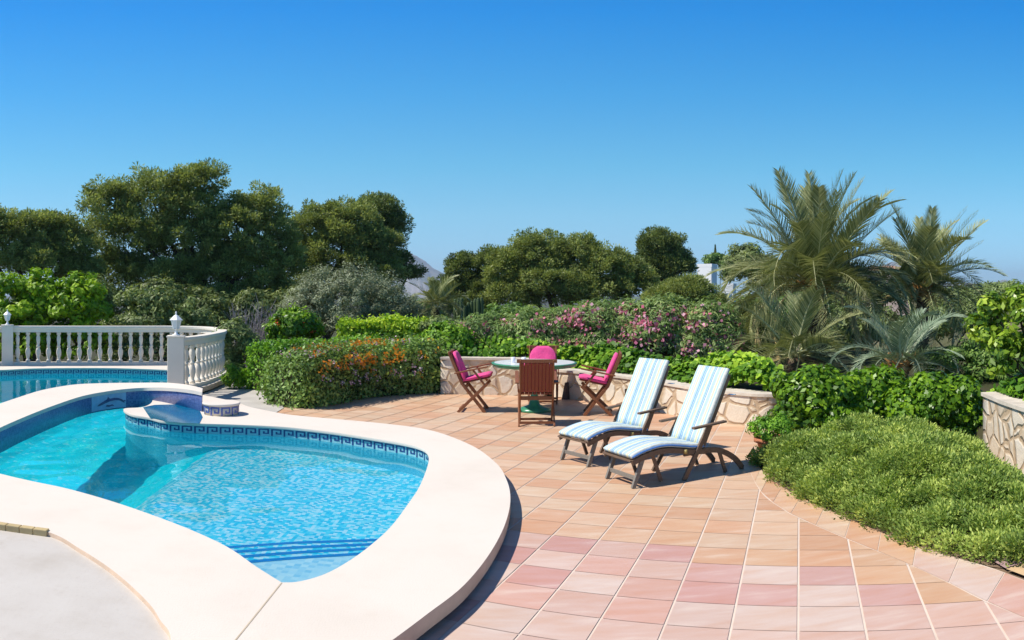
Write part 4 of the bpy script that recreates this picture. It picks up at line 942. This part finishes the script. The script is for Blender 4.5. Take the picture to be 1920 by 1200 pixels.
# clipped hedges: leaf skins on a box path
def hedge(name,label,line,h,w_,mat,n,leaf,aspect,z0=0.,group=None,flowers=None,seed=1,rag=.05,cat='hedge',core=True):
    rng=np.random.default_rng(seed+300); P0=Vector(line[0]); e=empty(name,(P0.x,P0.y,z0)); tag(e,label,cat,group)
    L=resample(line,.12); m_=len(L)
    tn=[(L[min(i+1,m_-1)]-L[max(i-1,0)]).normalized() for i in range(m_)]
    La=np.array([(p.x-P0.x,p.y-P0.y) for p in L]); Ta=np.array([(t.x,t.y) for t in tn]); Na=np.stack([-Ta[:,1],Ta[:,0]],-1)
    hv=np.interp(np.arange(m_),np.linspace(0,m_-1,len(h)),h) if hasattr(h,'__len__') else np.full(m_,h)
    per=rng.uniform(0,1,n); i=rng.integers(0,m_,n); hh=hv[i]; tot=2*hh+w_; s_=per*tot
    side=np.where(s_<hh,-.5*w_,np.where(s_<hh+w_,s_-hh-.5*w_,.5*w_)); z=np.where(s_<hh,s_,np.where(s_<hh+w_,hh,tot-s_))
    nn=np.where(s_<hh,-1.,np.where(s_<hh+w_,0.,1.)); nz=np.where((s_>=hh)&(s_<hh+w_),1.,0.12)
    # ends
    ne=n//9; 
    lum=(np.sin(La[i,0]*5.1+z*7)+np.sin(La[i,1]*6.3+side*5.)+np.sin(z*9+La[i,0]*3))*.018
    dpt=rng.normal(0,rag,n)-np.abs(rng.normal(0,rag*1.2,n))*.5+lum
    rnd_=np.where(z>hh-.08,.0,0)
    X=La[i]+Na[i]*(side+nn*dpt)[:,None]+Ta[i]*rng.normal(0,.05,n)[:,None]; Z=z+nz*dpt
    C=np.column_stack([X,Z]); Nv=np.column_stack([Na[i]*nn[:,None],nz])+rng.normal(size=(n,3))*.55
    k=rng.integers(0,2,ne); j=np.where(k==0,0,m_-1); sg=np.where(k==0,-1.,1.); sd_=rng.uniform(-.5,.5,ne)*w_; ze=rng.uniform(0,1,ne)*hv[j]
    Ce=np.column_stack([La[j]+Na[j]*sd_[:,None]+Ta[j]*(sg*rng.normal(0.0,rag,ne))[:,None],ze]); Ne=np.column_stack([Ta[j]*sg[:,None],np.full(ne,.2)])+rng.normal(size=(ne,3))*.5
    C=np.concatenate([C,Ce]); Nv=np.concatenate([Nv,Ne]); T=rng.normal(.45,.22,len(C))+.15*np.sin(C[:,0]*3+C[:,2]*4)
    ok=C[:,2]>.01; leafmesh('foliage',C[ok],Nv[ok],leaf,aspect,mat,e,T[ok],rng=rng)
    if core:      # woody inner mass
        mb=MB(); q=.5*w_-max(.06,rag*1.4)
        for a in range(m_-1):
            p=[La[a]+Na[a]*q,La[a+1]+Na[a+1]*q,La[a+1]-Na[a+1]*q,La[a]-Na[a]*q]; za,zb=hv[a]-.07,hv[a+1]-.07
            mb.face([(*p[0],za),(*p[3],za),(*p[2],zb),(*p[1],zb)]); mb.face([(*p[0],0),(*p[0],za),(*p[1],zb),(*p[1],0)]); mb.face([(*p[3],0),(*p[2],0),(*p[2],zb),(*p[3],za)])
        for a in (0,m_-1):
            p=[La[a]+Na[a]*q,La[a]-Na[a]*q]; mb.face([(*p[0],0),(*p[1],0),(*p[1],hv[a]-.07),(*p[0],hv[a]-.07)])
        mb.build('branches',M['bark'],e)
    if flowers:
        for nm,fm_,nf,fr,(u0,u1),(zz0,zz1) in flowers:
            i=(rng.uniform(u0,u1,nf)*(m_-1)).astype(int); top=rng.uniform(0,1,nf)<.5
            toward=np.where((Na[i]*(-np.column_stack([La[i][:,0]+P0.x,La[i][:,1]+P0.y]))).sum(1)>0,1.,-1.)
            sd_=np.where(top,rng.uniform(-.45,.5,nf)*w_,.5*w_+.13)*toward; z=np.where(top,hv[i]+.11,hv[i]*rng.uniform(zz0,zz1,nf))
            c=np.column_stack([La[i]+Na[i]*sd_[:,None],z]); g_=np.repeat(np.arange(nf),8); q_=c[g_]+rng.normal(size=(len(g_),3))*fr*.8
            dv=np.column_stack([Na[i]*toward[:,None],np.full(nf,.8)])[g_]+rng.normal(size=(len(g_),3))*.5
            leafmesh(nm,q_,dv,fr*1.1,.9,fm_,e,rng.uniform(0,1,len(g_)),rng=rng)
    return e
f0=[G(a,b,0) for a,b in ((524,769),(580,760),(640,749),(720,742),(800,737),(834,735))]; 
hedge('lantana_hedge','rounded loose hedge with orange and pale pink lantana flowers beside the terrace',[p+Vector((0,.45,0)) for p in f0],[.72,.78,.82,.84,.84,.82],.85,M['lantana'],26000,.075,.55,0,None,
      [('orange_blossoms',M['orangeflower'],85,.05,(.08,.68),(.75,1.0)),('orange_blossoms',M['orangeflower'],30,.035,(.3,1.0),(.45,1.0)),('pale_blossoms',M['mauveflower'],60,.035,(.0,.8),(.4,1.0))],1,.10)
f1=[G(454,737,0)+Vector((.3,.35,0)),G(515,735,0)+Vector((.1,.6,0)),D(600,735,15.6),D(650,735,15.8),D(700,735,16.2)]; f1=[Vector((p.x,p.y,0)) for p in f1]
hedge('box_hedge','low clipped green hedge behind the flowering lantana, left piece by the path',f1,[.82,.86,.88,.88],.75,M['hedge'],20000,.07,.55,0,'clipped hedges',None,2,.05)
f2=[D(643,640,19.2),D(730,640,19.2),D(836,640,19.2)]; f2=[Vector((p.x,p.y,0)) for p in f2]
hedge('box_hedge','tall lime yellow clipped hedge in front of the olive bush',f2,[1.15,1.2,1.16],.9,M['lime'],17000,.10,.55,-.03,'clipped hedges',None,3,.06)
shrub('climbing_shrub','loose yellow-green leafy shrub at the left end of the stone wall','bush',[(832,640,36,30),(862,640,26,22),(818,680,22,32),(800,655,34,22),(850,665,20,16)],15.6,M['ivy'],None,260,.16,40,.085,.7,830,seed=9,z0=0)
shrub('garden_shrub','brownish green low shrub behind the lime hedge end','bush',[(850,622,38,22),(820,612,28,16)],18.5,M['scrub'],None,110,.18,45,.10,.45,845,seed=10,z0=0)
# oleanders in flower
pf=lambda n,r=.068:[('blossoms',M['pinkflower'],int(n*3.2),r,None)]
olg='pink flowering oleanders behind the stone wall'
for k,(L,bx,nf,lab) in enumerate([([(905,625,36,34),(940,640,45,40),(895,650,30,26)],920,26,'leftmost low pink oleander, behind the left chair and the taller stone wall'),
    ([(1000,625,55,42),(1055,618,45,40),(1020,650,70,34)],1020,26,'pink oleander directly behind the round table'),
    ([(1130,610,58,44),(1180,612,45,46),(1140,650,75,42),(1100,600,35,26)],1140,40,'broad pink oleander rising behind the right chair'),
    ([(1250,605,60,46),(1220,640,60,45),(1290,640,50,48)],1250,36,'tall pink oleander behind the left lounger'),
    ([(1335,610,44,44),(1360,640,32,36),(1320,655,45,40)],1335,34,'rightmost pink oleander, beside the palms')]):
    shrub('oleander_bush',lab,'oleander',L,16.2-.15*k,M['oleander'],olg,330,.20,70,.115,.20,bx,pf(nf),20+k,.36,True,.6,.45)
# ivy spilling over the walls
def ivy(name,label,line,w_,n,seed,zt,kind=True):
    rng=np.random.default_rng(seed+500); L=resample(line,.1); La=np.array([(p.x,p.y) for p in L]); d=np.gradient(La,axis=0); d/=np.linalg.norm(d,axis=1,keepdims=True); Nn=np.stack([-d[:,1],d[:,0]],-1)
    i=rng.integers(0,len(L),n); s_=rng.uniform(0,1,n)*w_; z=zt(i/(len(L)-1))+.10*np.sin(La[i,0]*4.2+s_*3)+.07*np.sin(La[i,1]*7+s_*5)+rng.normal(0,.05,n)+.10*np.minimum(s_/.3,1.5)
    C=np.column_stack([La[i]+Nn[i]*s_[:,None],z]); N=np.column_stack([-Nn[i]*.45,np.full(n,.8)])+rng.normal(size=(n,3))*.4
    o=leafmesh(name,C,N,.105,.85,M['ivy'],None,rng.normal(.42,.25,n)+.25*np.sin(C[:,0]*2.2)+.2*np.sin(C[:,1]*5),rng=rng)
    tag(o,label,'ivy',kind='stuff'); return o
bw_=offset(wl,.22,False); 
ivy('ivy','bright green ivy covering the bed above the stone wall',[p for p in bw_],1.0,14000,1,lambda t:np.where(t<.33,.66,.52))
wrb=[p+Vector((.25,.25,0)) for p in wr]; ivy('ivy','yellow-green ivy on top of the right stone wall',wrb,1.1,4200,2,lambda t:.70+0*t)

# palms -----------------------------------------------------------
def frond_mesh(name, L, droop, mat, seed, leaf=.34, npair=44, w_=.018, vee=.55):
    rng=np.random.default_rng(seed+900); n=26; ts=np.linspace(0,1,n)
    ang=-droop*ts**1.5; dx=np.cos(ang); dz=np.sin(ang); x=np.concatenate([[0],np.cumsum((dx[1:]+dx[:-1])/2)])*L/(n-1); z=np.concatenate([[0],np.cumsum((dz[1:]+dz[:-1])/2)])*L/(n-1)
    v=[];f=[];tn=[]
    for i in range(n-1):
        r0=.020*(1-ts[i])+.004; r1=.020*(1-ts[i+1])+.004; b=len(v)
        for (xx,zz,r) in ((x[i],z[i],r0),(x[i+1],z[i+1],r1)): v+=[(xx,-r,zz),(xx,r,zz),(xx,0,zz-r*1.2)]
        f+=[(b,b+3,b+4,b+1),(b+1,b+4,b+5,b+2),(b+2,b+5,b+3,b)]; tn+=[.95]*3
    for k in range(npair*2):
        t_=.13+.87*((k//2)+.5)/npair; s_=1 if k%2 else -1; px_=np.interp(t_,ts,x); pz=np.interp(t_,ts,z); a=-droop*t_**1.5
        ln=leaf*(.35+1.0*math.sin(PI*min(1,.12+t_*.88))**.7)*rng.uniform(.85,1.15)
        fw=.75+.5*t_; d=np.array([math.cos(a)*fw,s_*.8,math.sin(a)*fw+vee*rng.uniform(.5,1.25)]); d/=np.linalg.norm(d)
        p=np.array([px_,0,pz]); q1=p+d*ln*.5; q2=p+d*ln+np.array([0,0,-.10*ln]); sd=np.cross(d,[0,0,1.]); sd/=np.linalg.norm(sd); ww=w_*rng.uniform(.8,1.2)
        b=len(v); v+=[tuple(p-sd*ww*.5),tuple(p+sd*ww*.5),tuple(q1+sd*ww*.6),tuple(q1-sd*ww*.6),tuple(q2)]
        f+=[(b,b+1,b+2,b+3),(b+3,b+2,b+4)]; c=np.clip(rng.normal(.45,.16)+.15*t_,0,1); tn+=[c,c]
    me=bpy.data.meshes.new(name); me.from_pydata(v,[],f); at=me.attributes.new('tint','FLOAT','FACE'); at.data.foreach_set('value',tn); me.materials.append(mat); me.update(); return me
def palm(label, c, zb, L, nf, mats, trunk_r, seed, elev=(-22,86), drp=(.5,1.35), leaf=.34, fibre=True, drymin=-8, w_=.019, npair=52):
    """c = centre of the crown, zb = ground level below it"""
    rng=random.Random(seed); e=empty('palm_tree',(c.x,c.y,zb)); tag(e,label,'palm',group='date palms right of the oleanders')
    hz=c.z-zb; mb=MB(); n=max(6,int(hz/.16)); pr=[]
    for i in range(n):
        z0,z1=hz*i/n,hz*(i+1)/n; pr+=[(trunk_r*1.12,z0),(trunk_r*.92,z1-.02)]
    tl=rng.uniform(-.04,.04); mb.lathe([(r,z-.1) for r,z in pr],n=12); mb.build('trunk',M['palmbark'],e)
    if fibre:
        fb=MB()
        for k in range(60):
            a=k*2.4; el=R(rng.uniform(15,75)); r0=trunk_r*.8; l=rng.uniform(.22,.42)*L/2.2
            p=Vector((math.cos(a)*r0,math.sin(a)*r0,hz+rng.uniform(-.28,.05))); fb.bar(p,p+Vector((math.cos(a)*math.cos(el),math.sin(a)*math.cos(el),math.sin(el)))*l,.05,.02)
        fb.build('leaf_bases',M['palmfibre'],e)
    ms=[[frond_mesh('frond',L,d,m,seed*10+i*3+j,leaf,npair,w_) for j,d in enumerate((drp[0],(drp[0]+drp[1])/2,drp[1]))] for i,m in enumerate(mats)]
    for k in range(nf):
        u=(k+.5)/nf; el=elev[1]+(elev[0]-elev[1])*u**.85; a=k*2.39996+rng.uniform(-.25,.25)
        if el>45: me=ms[0][rng.choice((0,0,1))]
        elif el>drymin: me=ms[min(len(ms)-1,rng.choice((0,0,1)))][rng.choice((1,2))]
        else: me=ms[-1][2]
        if 5<el<=45 and rng.random()<.55: me=ms[0][2]
        o=bpy.data.objects.new('frond',me); COL.objects.link(o); o.parent=e
        o.location=(math.cos(a)*trunk_r*.5,math.sin(a)*trunk_r*.5,hz+rng.uniform(-.1,.12)); s_=rng.uniform(.82,1.08); o.scale=(s_,s_,s_)
        o.rotation_euler=Matrix.Rotation(a,3,'Z').to_4x4().to_3x3().__matmul__(Matrix.Rotation(-R(el),3,'Y')).__matmul__(Matrix.Rotation(rng.uniform(-.5,.5),3,'X')).to_euler()
    return e
palm('tallest palm with a wide grey-green crown and orange leaf bases',D(1530,533,18),-.2,2.55,92,[M['palm'],M['palm'],M['palmdry']],.24,1,(-14,88),(.35,1.7),.40,npair=58)
palm('second tall palm right of the tallest one, with a bare dark trunk',D(1730,545,20),-.6,2.25,58,[M['palm'],M['palmblue'],M['palmdry']],.15,12,(-16,86),(.4,1.7),.38)
palm('low blue-grey palm with orange heart, in front of the bare palm trunk',D(1690,678,13.2),.15,1.25,26,[M['palmblue'],M['palmblue'],M['palmdry']],.12,3,(-10,84),(.7,1.9),.24,npair=44,w_=.013)
palm('low shadowy grey-green palm below the tallest palm',D(1490,660,15),.05,1.45,24,[M['palm'],M['palmblue'],M['palmdry']],.14,4,(-14,76),(.7,1.8),.30,fibre=False,w_=.014)
e=palm('small dark palm far behind the lime hedge, beside the grey olive bush',D(818,570,24),-.7,1.0,30,[M['palm'],M['palm']],.12,5,(-30,80),(.7,1.6),.22,fibre=False,npair=30)
e['group']='small palms behind the hedges'
# columnar cactus
cc=D(878,600,25); e=empty('column_cactus',(cc.x,cc.y,ground_z(25))); tag(e,'clump of dark upright ribbed cactus columns behind the leftmost oleander','cactus')
rg=random.Random(8); 
for k in range(9):
    x=-.42+.105*k; hgt=H-(rg.uniform(556,572)-HY)*25/F-ground_z(25)
    MB().lathe([(.05,0),(.06,.3),(.06,hgt-.12),(.045,hgt-.04),(.0,hgt)],(x,rg.uniform(-.2,.2),0),n=10,smooth=False).build('stem',M['cactus'],e)

# shrubs below and behind the palms
bgp='scrubby bushes on the slope behind the palms'
for k,(L,d,bx,mt,lab) in enumerate([
  ([(1400,610,50,40),(1440,640,50,44),(1390,660,40,40)],19.5,1410,'scrub','grey-green bush between the rightmost oleander and the low shadowy palm'),
  ([(1460,585,60,34),(1530,600,60,34),(1400,590,40,30)],26,1470,'midgreen','mid-green bush directly behind the tallest palm'),
  ([(1600,610,60,44),(1660,620,50,40),(1570,650,50,40)],23,1610,'scrub','scrubby bush between the tallest palm and the low blue-grey palm'),
  ([(1780,600,60,36),(1840,590,50,32),(1740,620,50,36)],27,1780,'scrub','grey scrub bush behind the bare palm trunk'),
  ([(1790,690,60,50),(1850,690,60,60),(1760,730,50,40),(1900,710,50,60)],13.5,1820,'midgreen','feathery soft green bush behind the right stone wall'),
  ([(1560,560,60,22),(1480,555,40,20)],40,1540,'pinedark','dark far bush line behind the tallest palm crown'),
  ([(1400,500,44,40),(1440,520,36,34)],44,1410,'pinedark','dark round tree behind the left fronds of the tallest palm'),
  ([(1900,560,50,26),(1850,565,40,22)],45,1880,'scrub','distant grey hillside scrub at the right edge')]):
    shrub('scrub_bush',lab,'bush',L,d,M[mt],bgp,200,.011*d,55,.0062*d,.35,bx,seed=40+k,stem=(k<5))
# glossy bushes before the palms
gg='glossy dark green bushes in the planting bed'
for k,(L,d,bx,lab) in enumerate([
  ([(1530,742,62,48),(1495,790,44,44),(1560,790,60,46),(1482,732,30,28),(1583,745,40,40),(1545,712,22,22)],10.3,1530,'left glossy dark green bush, behind the terracotta pot'),
  ([(1640,742,58,46),(1610,780,50,40),(1690,765,50,46),(1665,718,24,22),(1605,735,30,30)],10.6,1640,'middle glossy dark green bush below the low blue-grey palm'),
  ([(1760,760,62,50),(1715,775,50,44),(1800,780,42,44),(1805,740,34,28),(1825,800,20,30),(1735,728,24,24)],10.2,1765,'right glossy dark green bush next to the right stone wall')]):
    shrub('glossy_bush',lab,'bush',L,d,M['glossy'],gg,460,.15,46,.085,.6,bx,seed=60+k,z0=0,inner=.45)
# citrus tree at the right edge
ct=D(1935,700,9.5); e=empty('citrus_tree',(ct.x,ct.y,0)); tag(e,'sparse yellow-green leafy small tree with bare branches at the right edge','tree')
rng=np.random.default_rng(77); bl_=[(b[0]-ct.x,b[1]-ct.y,b[2],*b[3:]) for b in px_blobs([(1865,585,24,36),(1905,570,28,32),(1925,600,40,40),(1850,625,30,26),(1885,650,40,34),(1935,660,40,50),(1830,605,16,14),(1870,690,26,18)],9.5,.9)]
P,N,T,off,CC=crown_points(bl_,130,.13,26,.3,1.05,.4,rng); leafmesh('foliage',P,N,.105,.5,M['citrus'],e,T,rng=rng)
mb=MB(); root=Vector((.25,0,-.1)); f1_=Vector((.12,0,.75)); mb.tube([root,f1_],[.06,.05],8)
for b in bl_:
    t_=Vector((b[0],b[1],b[2])); m1=f1_.lerp(t_,.5)+Vector((0,0,-.06)); mb.tube([f1_,m1,t_],[.032,.022,.006],6)
mb.build('branches',M['bark'],e)
# low spreading shrub filling the bed
bedline=[Vector((p.x,p.y,0)) for p in outer_line]
e=empty('spreading_shrub',(4.2,6.6,0)); tag(e,'large low mound of spreading grey-green shrub in the bed beside the terrace','bush')
rng=np.random.default_rng(99)
poly=[p for p in offset(bedline,.0,False)][9:60]
crest=[G(1455,838,0),D(1560,820,9.0),D(1680,800,8.6),D(1790,815,8.2),D(1880,850,7.5),D(1960,900,6.6),D(2060,960,6.0)]
pl=[(p.x,p.y) for p in poly if True]; pl=[q for q in pl if q[0]<3.55]+[(3.62,3.75),(3.95,4.6),(4.25,5.6),(4.5,6.7),(4.6,7.6),(4.35,8.4),(3.75,8.85),(3.3,8.6)]
xs=rng.uniform(2.2,7,60000); ys=rng.uniform(3,9.3,60000); ins_=inside(pl,xs,ys); xs,ys=xs[ins_],ys[ins_]
pa=np.array(pl)
def edge_dist(x,y):
    dm=np.full(x.shape,9.)
    for i in range(len(pa)):
        a=pa[i-1]; b=pa[i]; ab=b-a; t_=np.clip(((x-a[0])*ab[0]+(y-a[1])*ab[1])/max(1e-9,(ab@ab)),0,1); dm=np.minimum(dm,np.hypot(x-a[0]-t_*ab[0],y-a[1]-t_*ab[1]))
    return dm
def mound_z(x,y):
    q=edge_dist(x,y); base=(.33+.20*np.exp(-((x-3.55)**2+(y-6.7)**2)/1.1))*(1-np.exp(-q/.26)); 
    return base*(.84+.16*np.sin(x*1.9+y*1.1)*np.cos(y*1.6-x*.7))+(.05*np.sin(x*6+y*2.1)+.045*np.sin(y*7-x*3)+.03*np.sin(x*13+y*11))*np.minimum(1,q/.2)+.02
tag(MB().flat(pl,-.012).build('planting_bed',M['soil']),kind='structure')
ol_=[(p.x,p.y) for p in outer_line if p.x>3.0]; tag(MB().flat(ol_+[(6.6,2.6),(6.6,4.4),(3.9,4.9)],-.020).build('bare_soil',M['soil']),kind='structure')
tag(MB().flat([(3.3,3.9),(4.1,3.6),(6.2,4.5),(6.8,6.3),(5.0,7.9),(4.3,8.0),(4.4,6.5),(3.9,4.8)],-.016).build('bare_soil',M['soil']),kind='structure')
k=min(len(xs),1000); cx_,cy_=xs[:k],ys[:k]; cz=mound_z(cx_,cy_)
g=np.repeat(np.arange(k),190); d_=sphere_dirs(len(g),rng); rr_=rng.uniform(.2,1,len(g))[:,None]**.5; off=d_*rr_*np.array([.135,.135,.115])
P=np.column_stack([cx_,cy_,cz])[g]+off; al=off*np.array([1,1,.6])+np.array([0,0,.05])+rng.normal(size=off.shape)*.03
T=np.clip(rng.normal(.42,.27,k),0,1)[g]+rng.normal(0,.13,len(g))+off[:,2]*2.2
ok=P[:,2]>.01; P,al,T=P[ok],al[ok],T[ok]
leafmesh('foliage',P-np.array([4.2,6.6,0]),np.cross(al,rng.normal(size=al.shape))+np.array([0,0,.02]),.036,.42,M['rosemary'],e,T,rng=rng,along=al)
cs_=.12; gx=np.arange(2.2,7,cs_); gy=np.arange(3,9.3,cs_); X,Y=np.meshgrid(gx,gy); o=grid_mesh('woody_mass',X,Y,mound_z(X,Y)-.13,inside(pl,X+cs_/2,Y+cs_/2),None,[M['bark']]); o.parent=e; o.location=(-4.2,-6.6,0)
fl_=[D(1697,838,7.9),D(1730,858,7.6),D(1505,832,8.4),D(1530,831,8.4),D(1538,829,8.4),D(1475,826,8.6),D(1860,1050,5.6)]
q=np.array([[p.x,p.y,p.z] for p in fl_]); g=np.repeat(np.arange(len(q)),9); 
leafmesh('blossoms',q[g]+rng.normal(size=(len(g),3))*.014-np.array([4.2,6.6,0]),rng.normal(size=(len(g),3))+np.array([0,-1,.6]),.034,.9,M['magentaflower'],e,rng.uniform(0,1,len(g)),rng=rng)
# plant in the terracotta pot
rng=np.random.default_rng(31); o0=Vector((pt_.x,pt_.y,.2)); e=empty('potted_plant',o0); tag(e,'bushy light green plant growing in the terracotta pot','plant')
P,N,T,off,CC=crown_points([(0,0,.12,.27,.27,.16)],60,.07,40,.4,1.05,.4,rng); ok=P[:,2]>-.02; leafmesh('foliage',P[ok],N[ok],.045,.45,M['hedge'],e,T[ok],rng=rng)

# far things: houses, cypress, hills, mountain ---------------------
def house(label,c,w_,d_,h_,rz,wall,roofed=False,wins=3,zb=None,name='house'):
    e=empty(name,(c.x,c.y,c.z),rz); tag(e,label,'house',group='houses beyond the garden')
    MB().box((0,0,h_/2-2),(w_,d_,h_+4)).build('wall',wall,e)
    if roofed:
        r=MB(); o=.35; rh=h_*.28; A=[(-w_/2-o,-d_/2-o,h_),(w_/2+o,-d_/2-o,h_),(w_/2+o,d_/2+o,h_),(-w_/2-o,d_/2+o,h_)]; t1=(-w_/2+d_*.4,0,h_+rh); t2=(w_/2-d_*.4,0,h_+rh)
        r.face([A[0],A[1],t2,t1]); r.face([A[2],A[3],t1,t2]); r.face([A[1],A[2],t2]); r.face([A[3],A[0],t1]); r.face([A[3],A[2],A[1],A[0]]); r.build('roof',M['roof'],e)
    else:
        r=MB(); 
        for (x,y,a,b) in ((0,-d_/2+.1,w_+.1,.22),(0,d_/2-.1,w_+.1,.22),(-w_/2+.1,0,.22,d_-.3),(w_/2-.1,0,.22,d_-.3)): r.box((x,y,h_+.15),(a,b,.3))
        r.build('parapet',wall,e)
    for k in range(wins):
        x=-w_/2+w_*(k+.5)/wins; f=MB().box((x,-d_/2-.02,h_*.55),(min(1.0,w_*.16),.12,h_*.34)).build('window',wall,e); MB().box((x,-d_/2-.09,h_*.55),(min(.8,w_*.13),.04,h_*.28)).build('pane',M['window'],f)
    return e
house('white cubic house on the skyline left of the tall palm',D(1326,528,75),1.45,1.2,1.35,-R(40),M['house'],False,0)
house('small white house lower down behind the oleander, left of the palm fronds',D(1368,552,80),1.0,1.5,.8,-R(28),M['house'],False,0)
house('tiny white hut just above the rightmost oleander',D(1354,574,60),.62,1.5,.65,-R(53),M['house'],False,0)
house('pinkish house with clay tiled roof between the two tall palms',D(1655,540,120),8.0,6,2.6,-R(27),M['ochre'],True,3)
house('pale low house with clay roof partly hidden behind the tallest palm',D(1592,522,140),5.0,5,1.6,-R(24),M['ochre'],True,2)
house('whitewashed terraced house farther left between palm fronds',D(1468,512,130),5.5,5,1.5,-R(53),M['house'],False,3)
# cypress
cp_=D(1341,492,90); e=empty('cypress_tree',(cp_.x,cp_.y,cp_.z-1)); tag(e,'thin dark cypress rising above the white house','cypress')
rng=np.random.default_rng(12); n=2600; z=rng.uniform(0,1,n); r=.26*np.sin(PI*np.clip(z*.93+.07,0,1))**.6*(1.05-z*.6)*rng.uniform(.6,1.1,n); a=rng.uniform(0,6.28,n)
leafmesh('crown',np.column_stack([r*np.cos(a),r*np.sin(a),z*3.0]),np.column_stack([np.cos(a),np.sin(a),.4+0*a])+rng.normal(size=(n,3))*.5,.16,.4,M['pinedark'],e,rng.normal(.3,.2,n),rng=rng)
MB().tube([(0,0,-4),(0,0,.3)],[.12,.1]).build('trunk',M['bark'],e)
shrub('garden_tree','bright green rounded tree below the cypress beside the white house','tree',[(1338,488,20,13),(1352,492,16,12)],85,M['midgreen'],None,120,.35,40,.32,.5,1342,seed=80)
for k,(L,d,bx,mt,lab) in enumerate([
  ([(100,585,60,40),(170,560,50,36),(60,560,50,36)],29,100,'pinedark','dark undergrowth below the left pine, behind the bright green bushes'),
  ([(300,560,70,36),(380,585,80,40),(240,575,50,40)],30,310,'pinedark','dark undergrowth below the tallest pine'),
  ([(480,590,60,44),(560,575,50,36)],29.5,500,'pinedark','dark undergrowth right of the grey twigs, left of the olive bush'),
  ([(960,600,60,30),(1060,605,70,30),(1150,600,60,30)],28,1060,'midgreen','green undergrowth below the centre pines, behind the oleanders'),
  ([(1620,545,50,16),(1690,552,50,18),(1560,552,40,16)],95,1640,'scrub','scrub on the far hillside below the clay roofed house'),
  ([(1800,560,60,18),(1870,552,50,16)],100,1830,'scrub','scrub on the far hillside right of the second palm'),
  ([(770,590,40,26),(800,600,36,24),(745,600,34,26)],27,780,'midgreen','green undergrowth right of the olive bush, behind the lime hedge')]):
    shrub('undergrowth_bush',lab,'bush',L,d,M[mt],'undergrowth bushes below the trees',220,.0115*d,55,.0062*d,.35,bx,seed=140+k,stem=(d<40))
# hills and the mountain
def ridge(name, pts, d, depth, z0, mat, seed, rough=.012):
    """a relief mesh: ridge line given as survey marks at distance d, falling towards and away from the viewer"""
    rng=np.random.default_rng(seed); P=[D(a,b,d) for a,b in pts]; L=resample(P,(P[-1]-P[0]).length/90); n=len(L); m=15
    X=np.zeros((m,n));Y=np.zeros((m,n));Z=np.zeros((m,n)); hmax=max(p.z for p in L)
    for i,p in enumerate(L):
        u=Vector((p.x,p.y,0)).normalized()
        for j in range(m):
            v=(j/(m-1))*2-1; r_=(p.z-z0)*(1-abs(v)**1.15); q=Vector((p.x,p.y,0))+u*v*depth; X[j,i],Y[j,i]=q.x,q.y
            Z[j,i]=z0+max(0,r_)*(1+ (rough*6*math.sin(i*.55+j*1.9+seed)*(1-abs(v)) if abs(v)>.05 else 0))+ (rng.normal()*rough*(p.z-z0)*(.4 if abs(v)<.05 else 1))
    o=grid_mesh(name,X,Y,Z,np.ones(X.shape,bool),None,[mat]); tag(o,kind='structure'); return o
t=NT('limestone_mountain'); c=t.coord(); n=t.noise(c,.004,6,.6); M['mount']=t.done(t.pbr(t.ramp(n,[(.35,(.13,.15,.12)),(.6,(.34,.31,.29))]),.95,t.bump(n,.6,40),.05))
t=NT('scrub_hillside'); c=t.coord(); n=t.noise(c,.05,6,.65); M['hill']=t.done(t.pbr(t.ramp(n,[(.35,(.06,.08,.035)),(.5,(.14,.13,.07)),(.68,(.33,.26,.19))]),.95,t.bump(n,.5,2),.05))
ridge('mountain',[(560,560),(640,520),(700,492),(745,474),(765,472),(785,482),(800,492),(812,503),(830,512),(870,530),(930,555)],4200,900,-30,M['mount'],3)
ridge('mountain',[(1560,548),(1620,520),(1650,500),(1672,490),(1695,496),(1720,515),(1760,530),(1850,532),(1885,524),(1910,535),(1990,545)],4600,900,-30,M['mount'],5)
ridge('hills',[(1380,560),(1470,545),(1540,538),(1600,522),(1650,515),(1700,525),(1780,545),(1850,545),(1920,540),(2050,545),(2200,550)],170,45,-12,M['hill'],4)

# the air: a thin even haze round the garden, the hills and the mountain
t=NT('coastal_haze'); pv_=t.n('ShaderNodeVolumePrincipled'); pv_.inputs['Density'].default_value=.00017; pv_.inputs['Color'].default_value=(.72,.84,1,1); pv_.inputs['Anisotropy'].default_value=.2
t.l(pv_.outputs[0],t.out.inputs['Volume'])
hz=MB().box((0,0,104),(16000,16000,262)).build('haze',t.mat); tag(hz,kind='stuff')
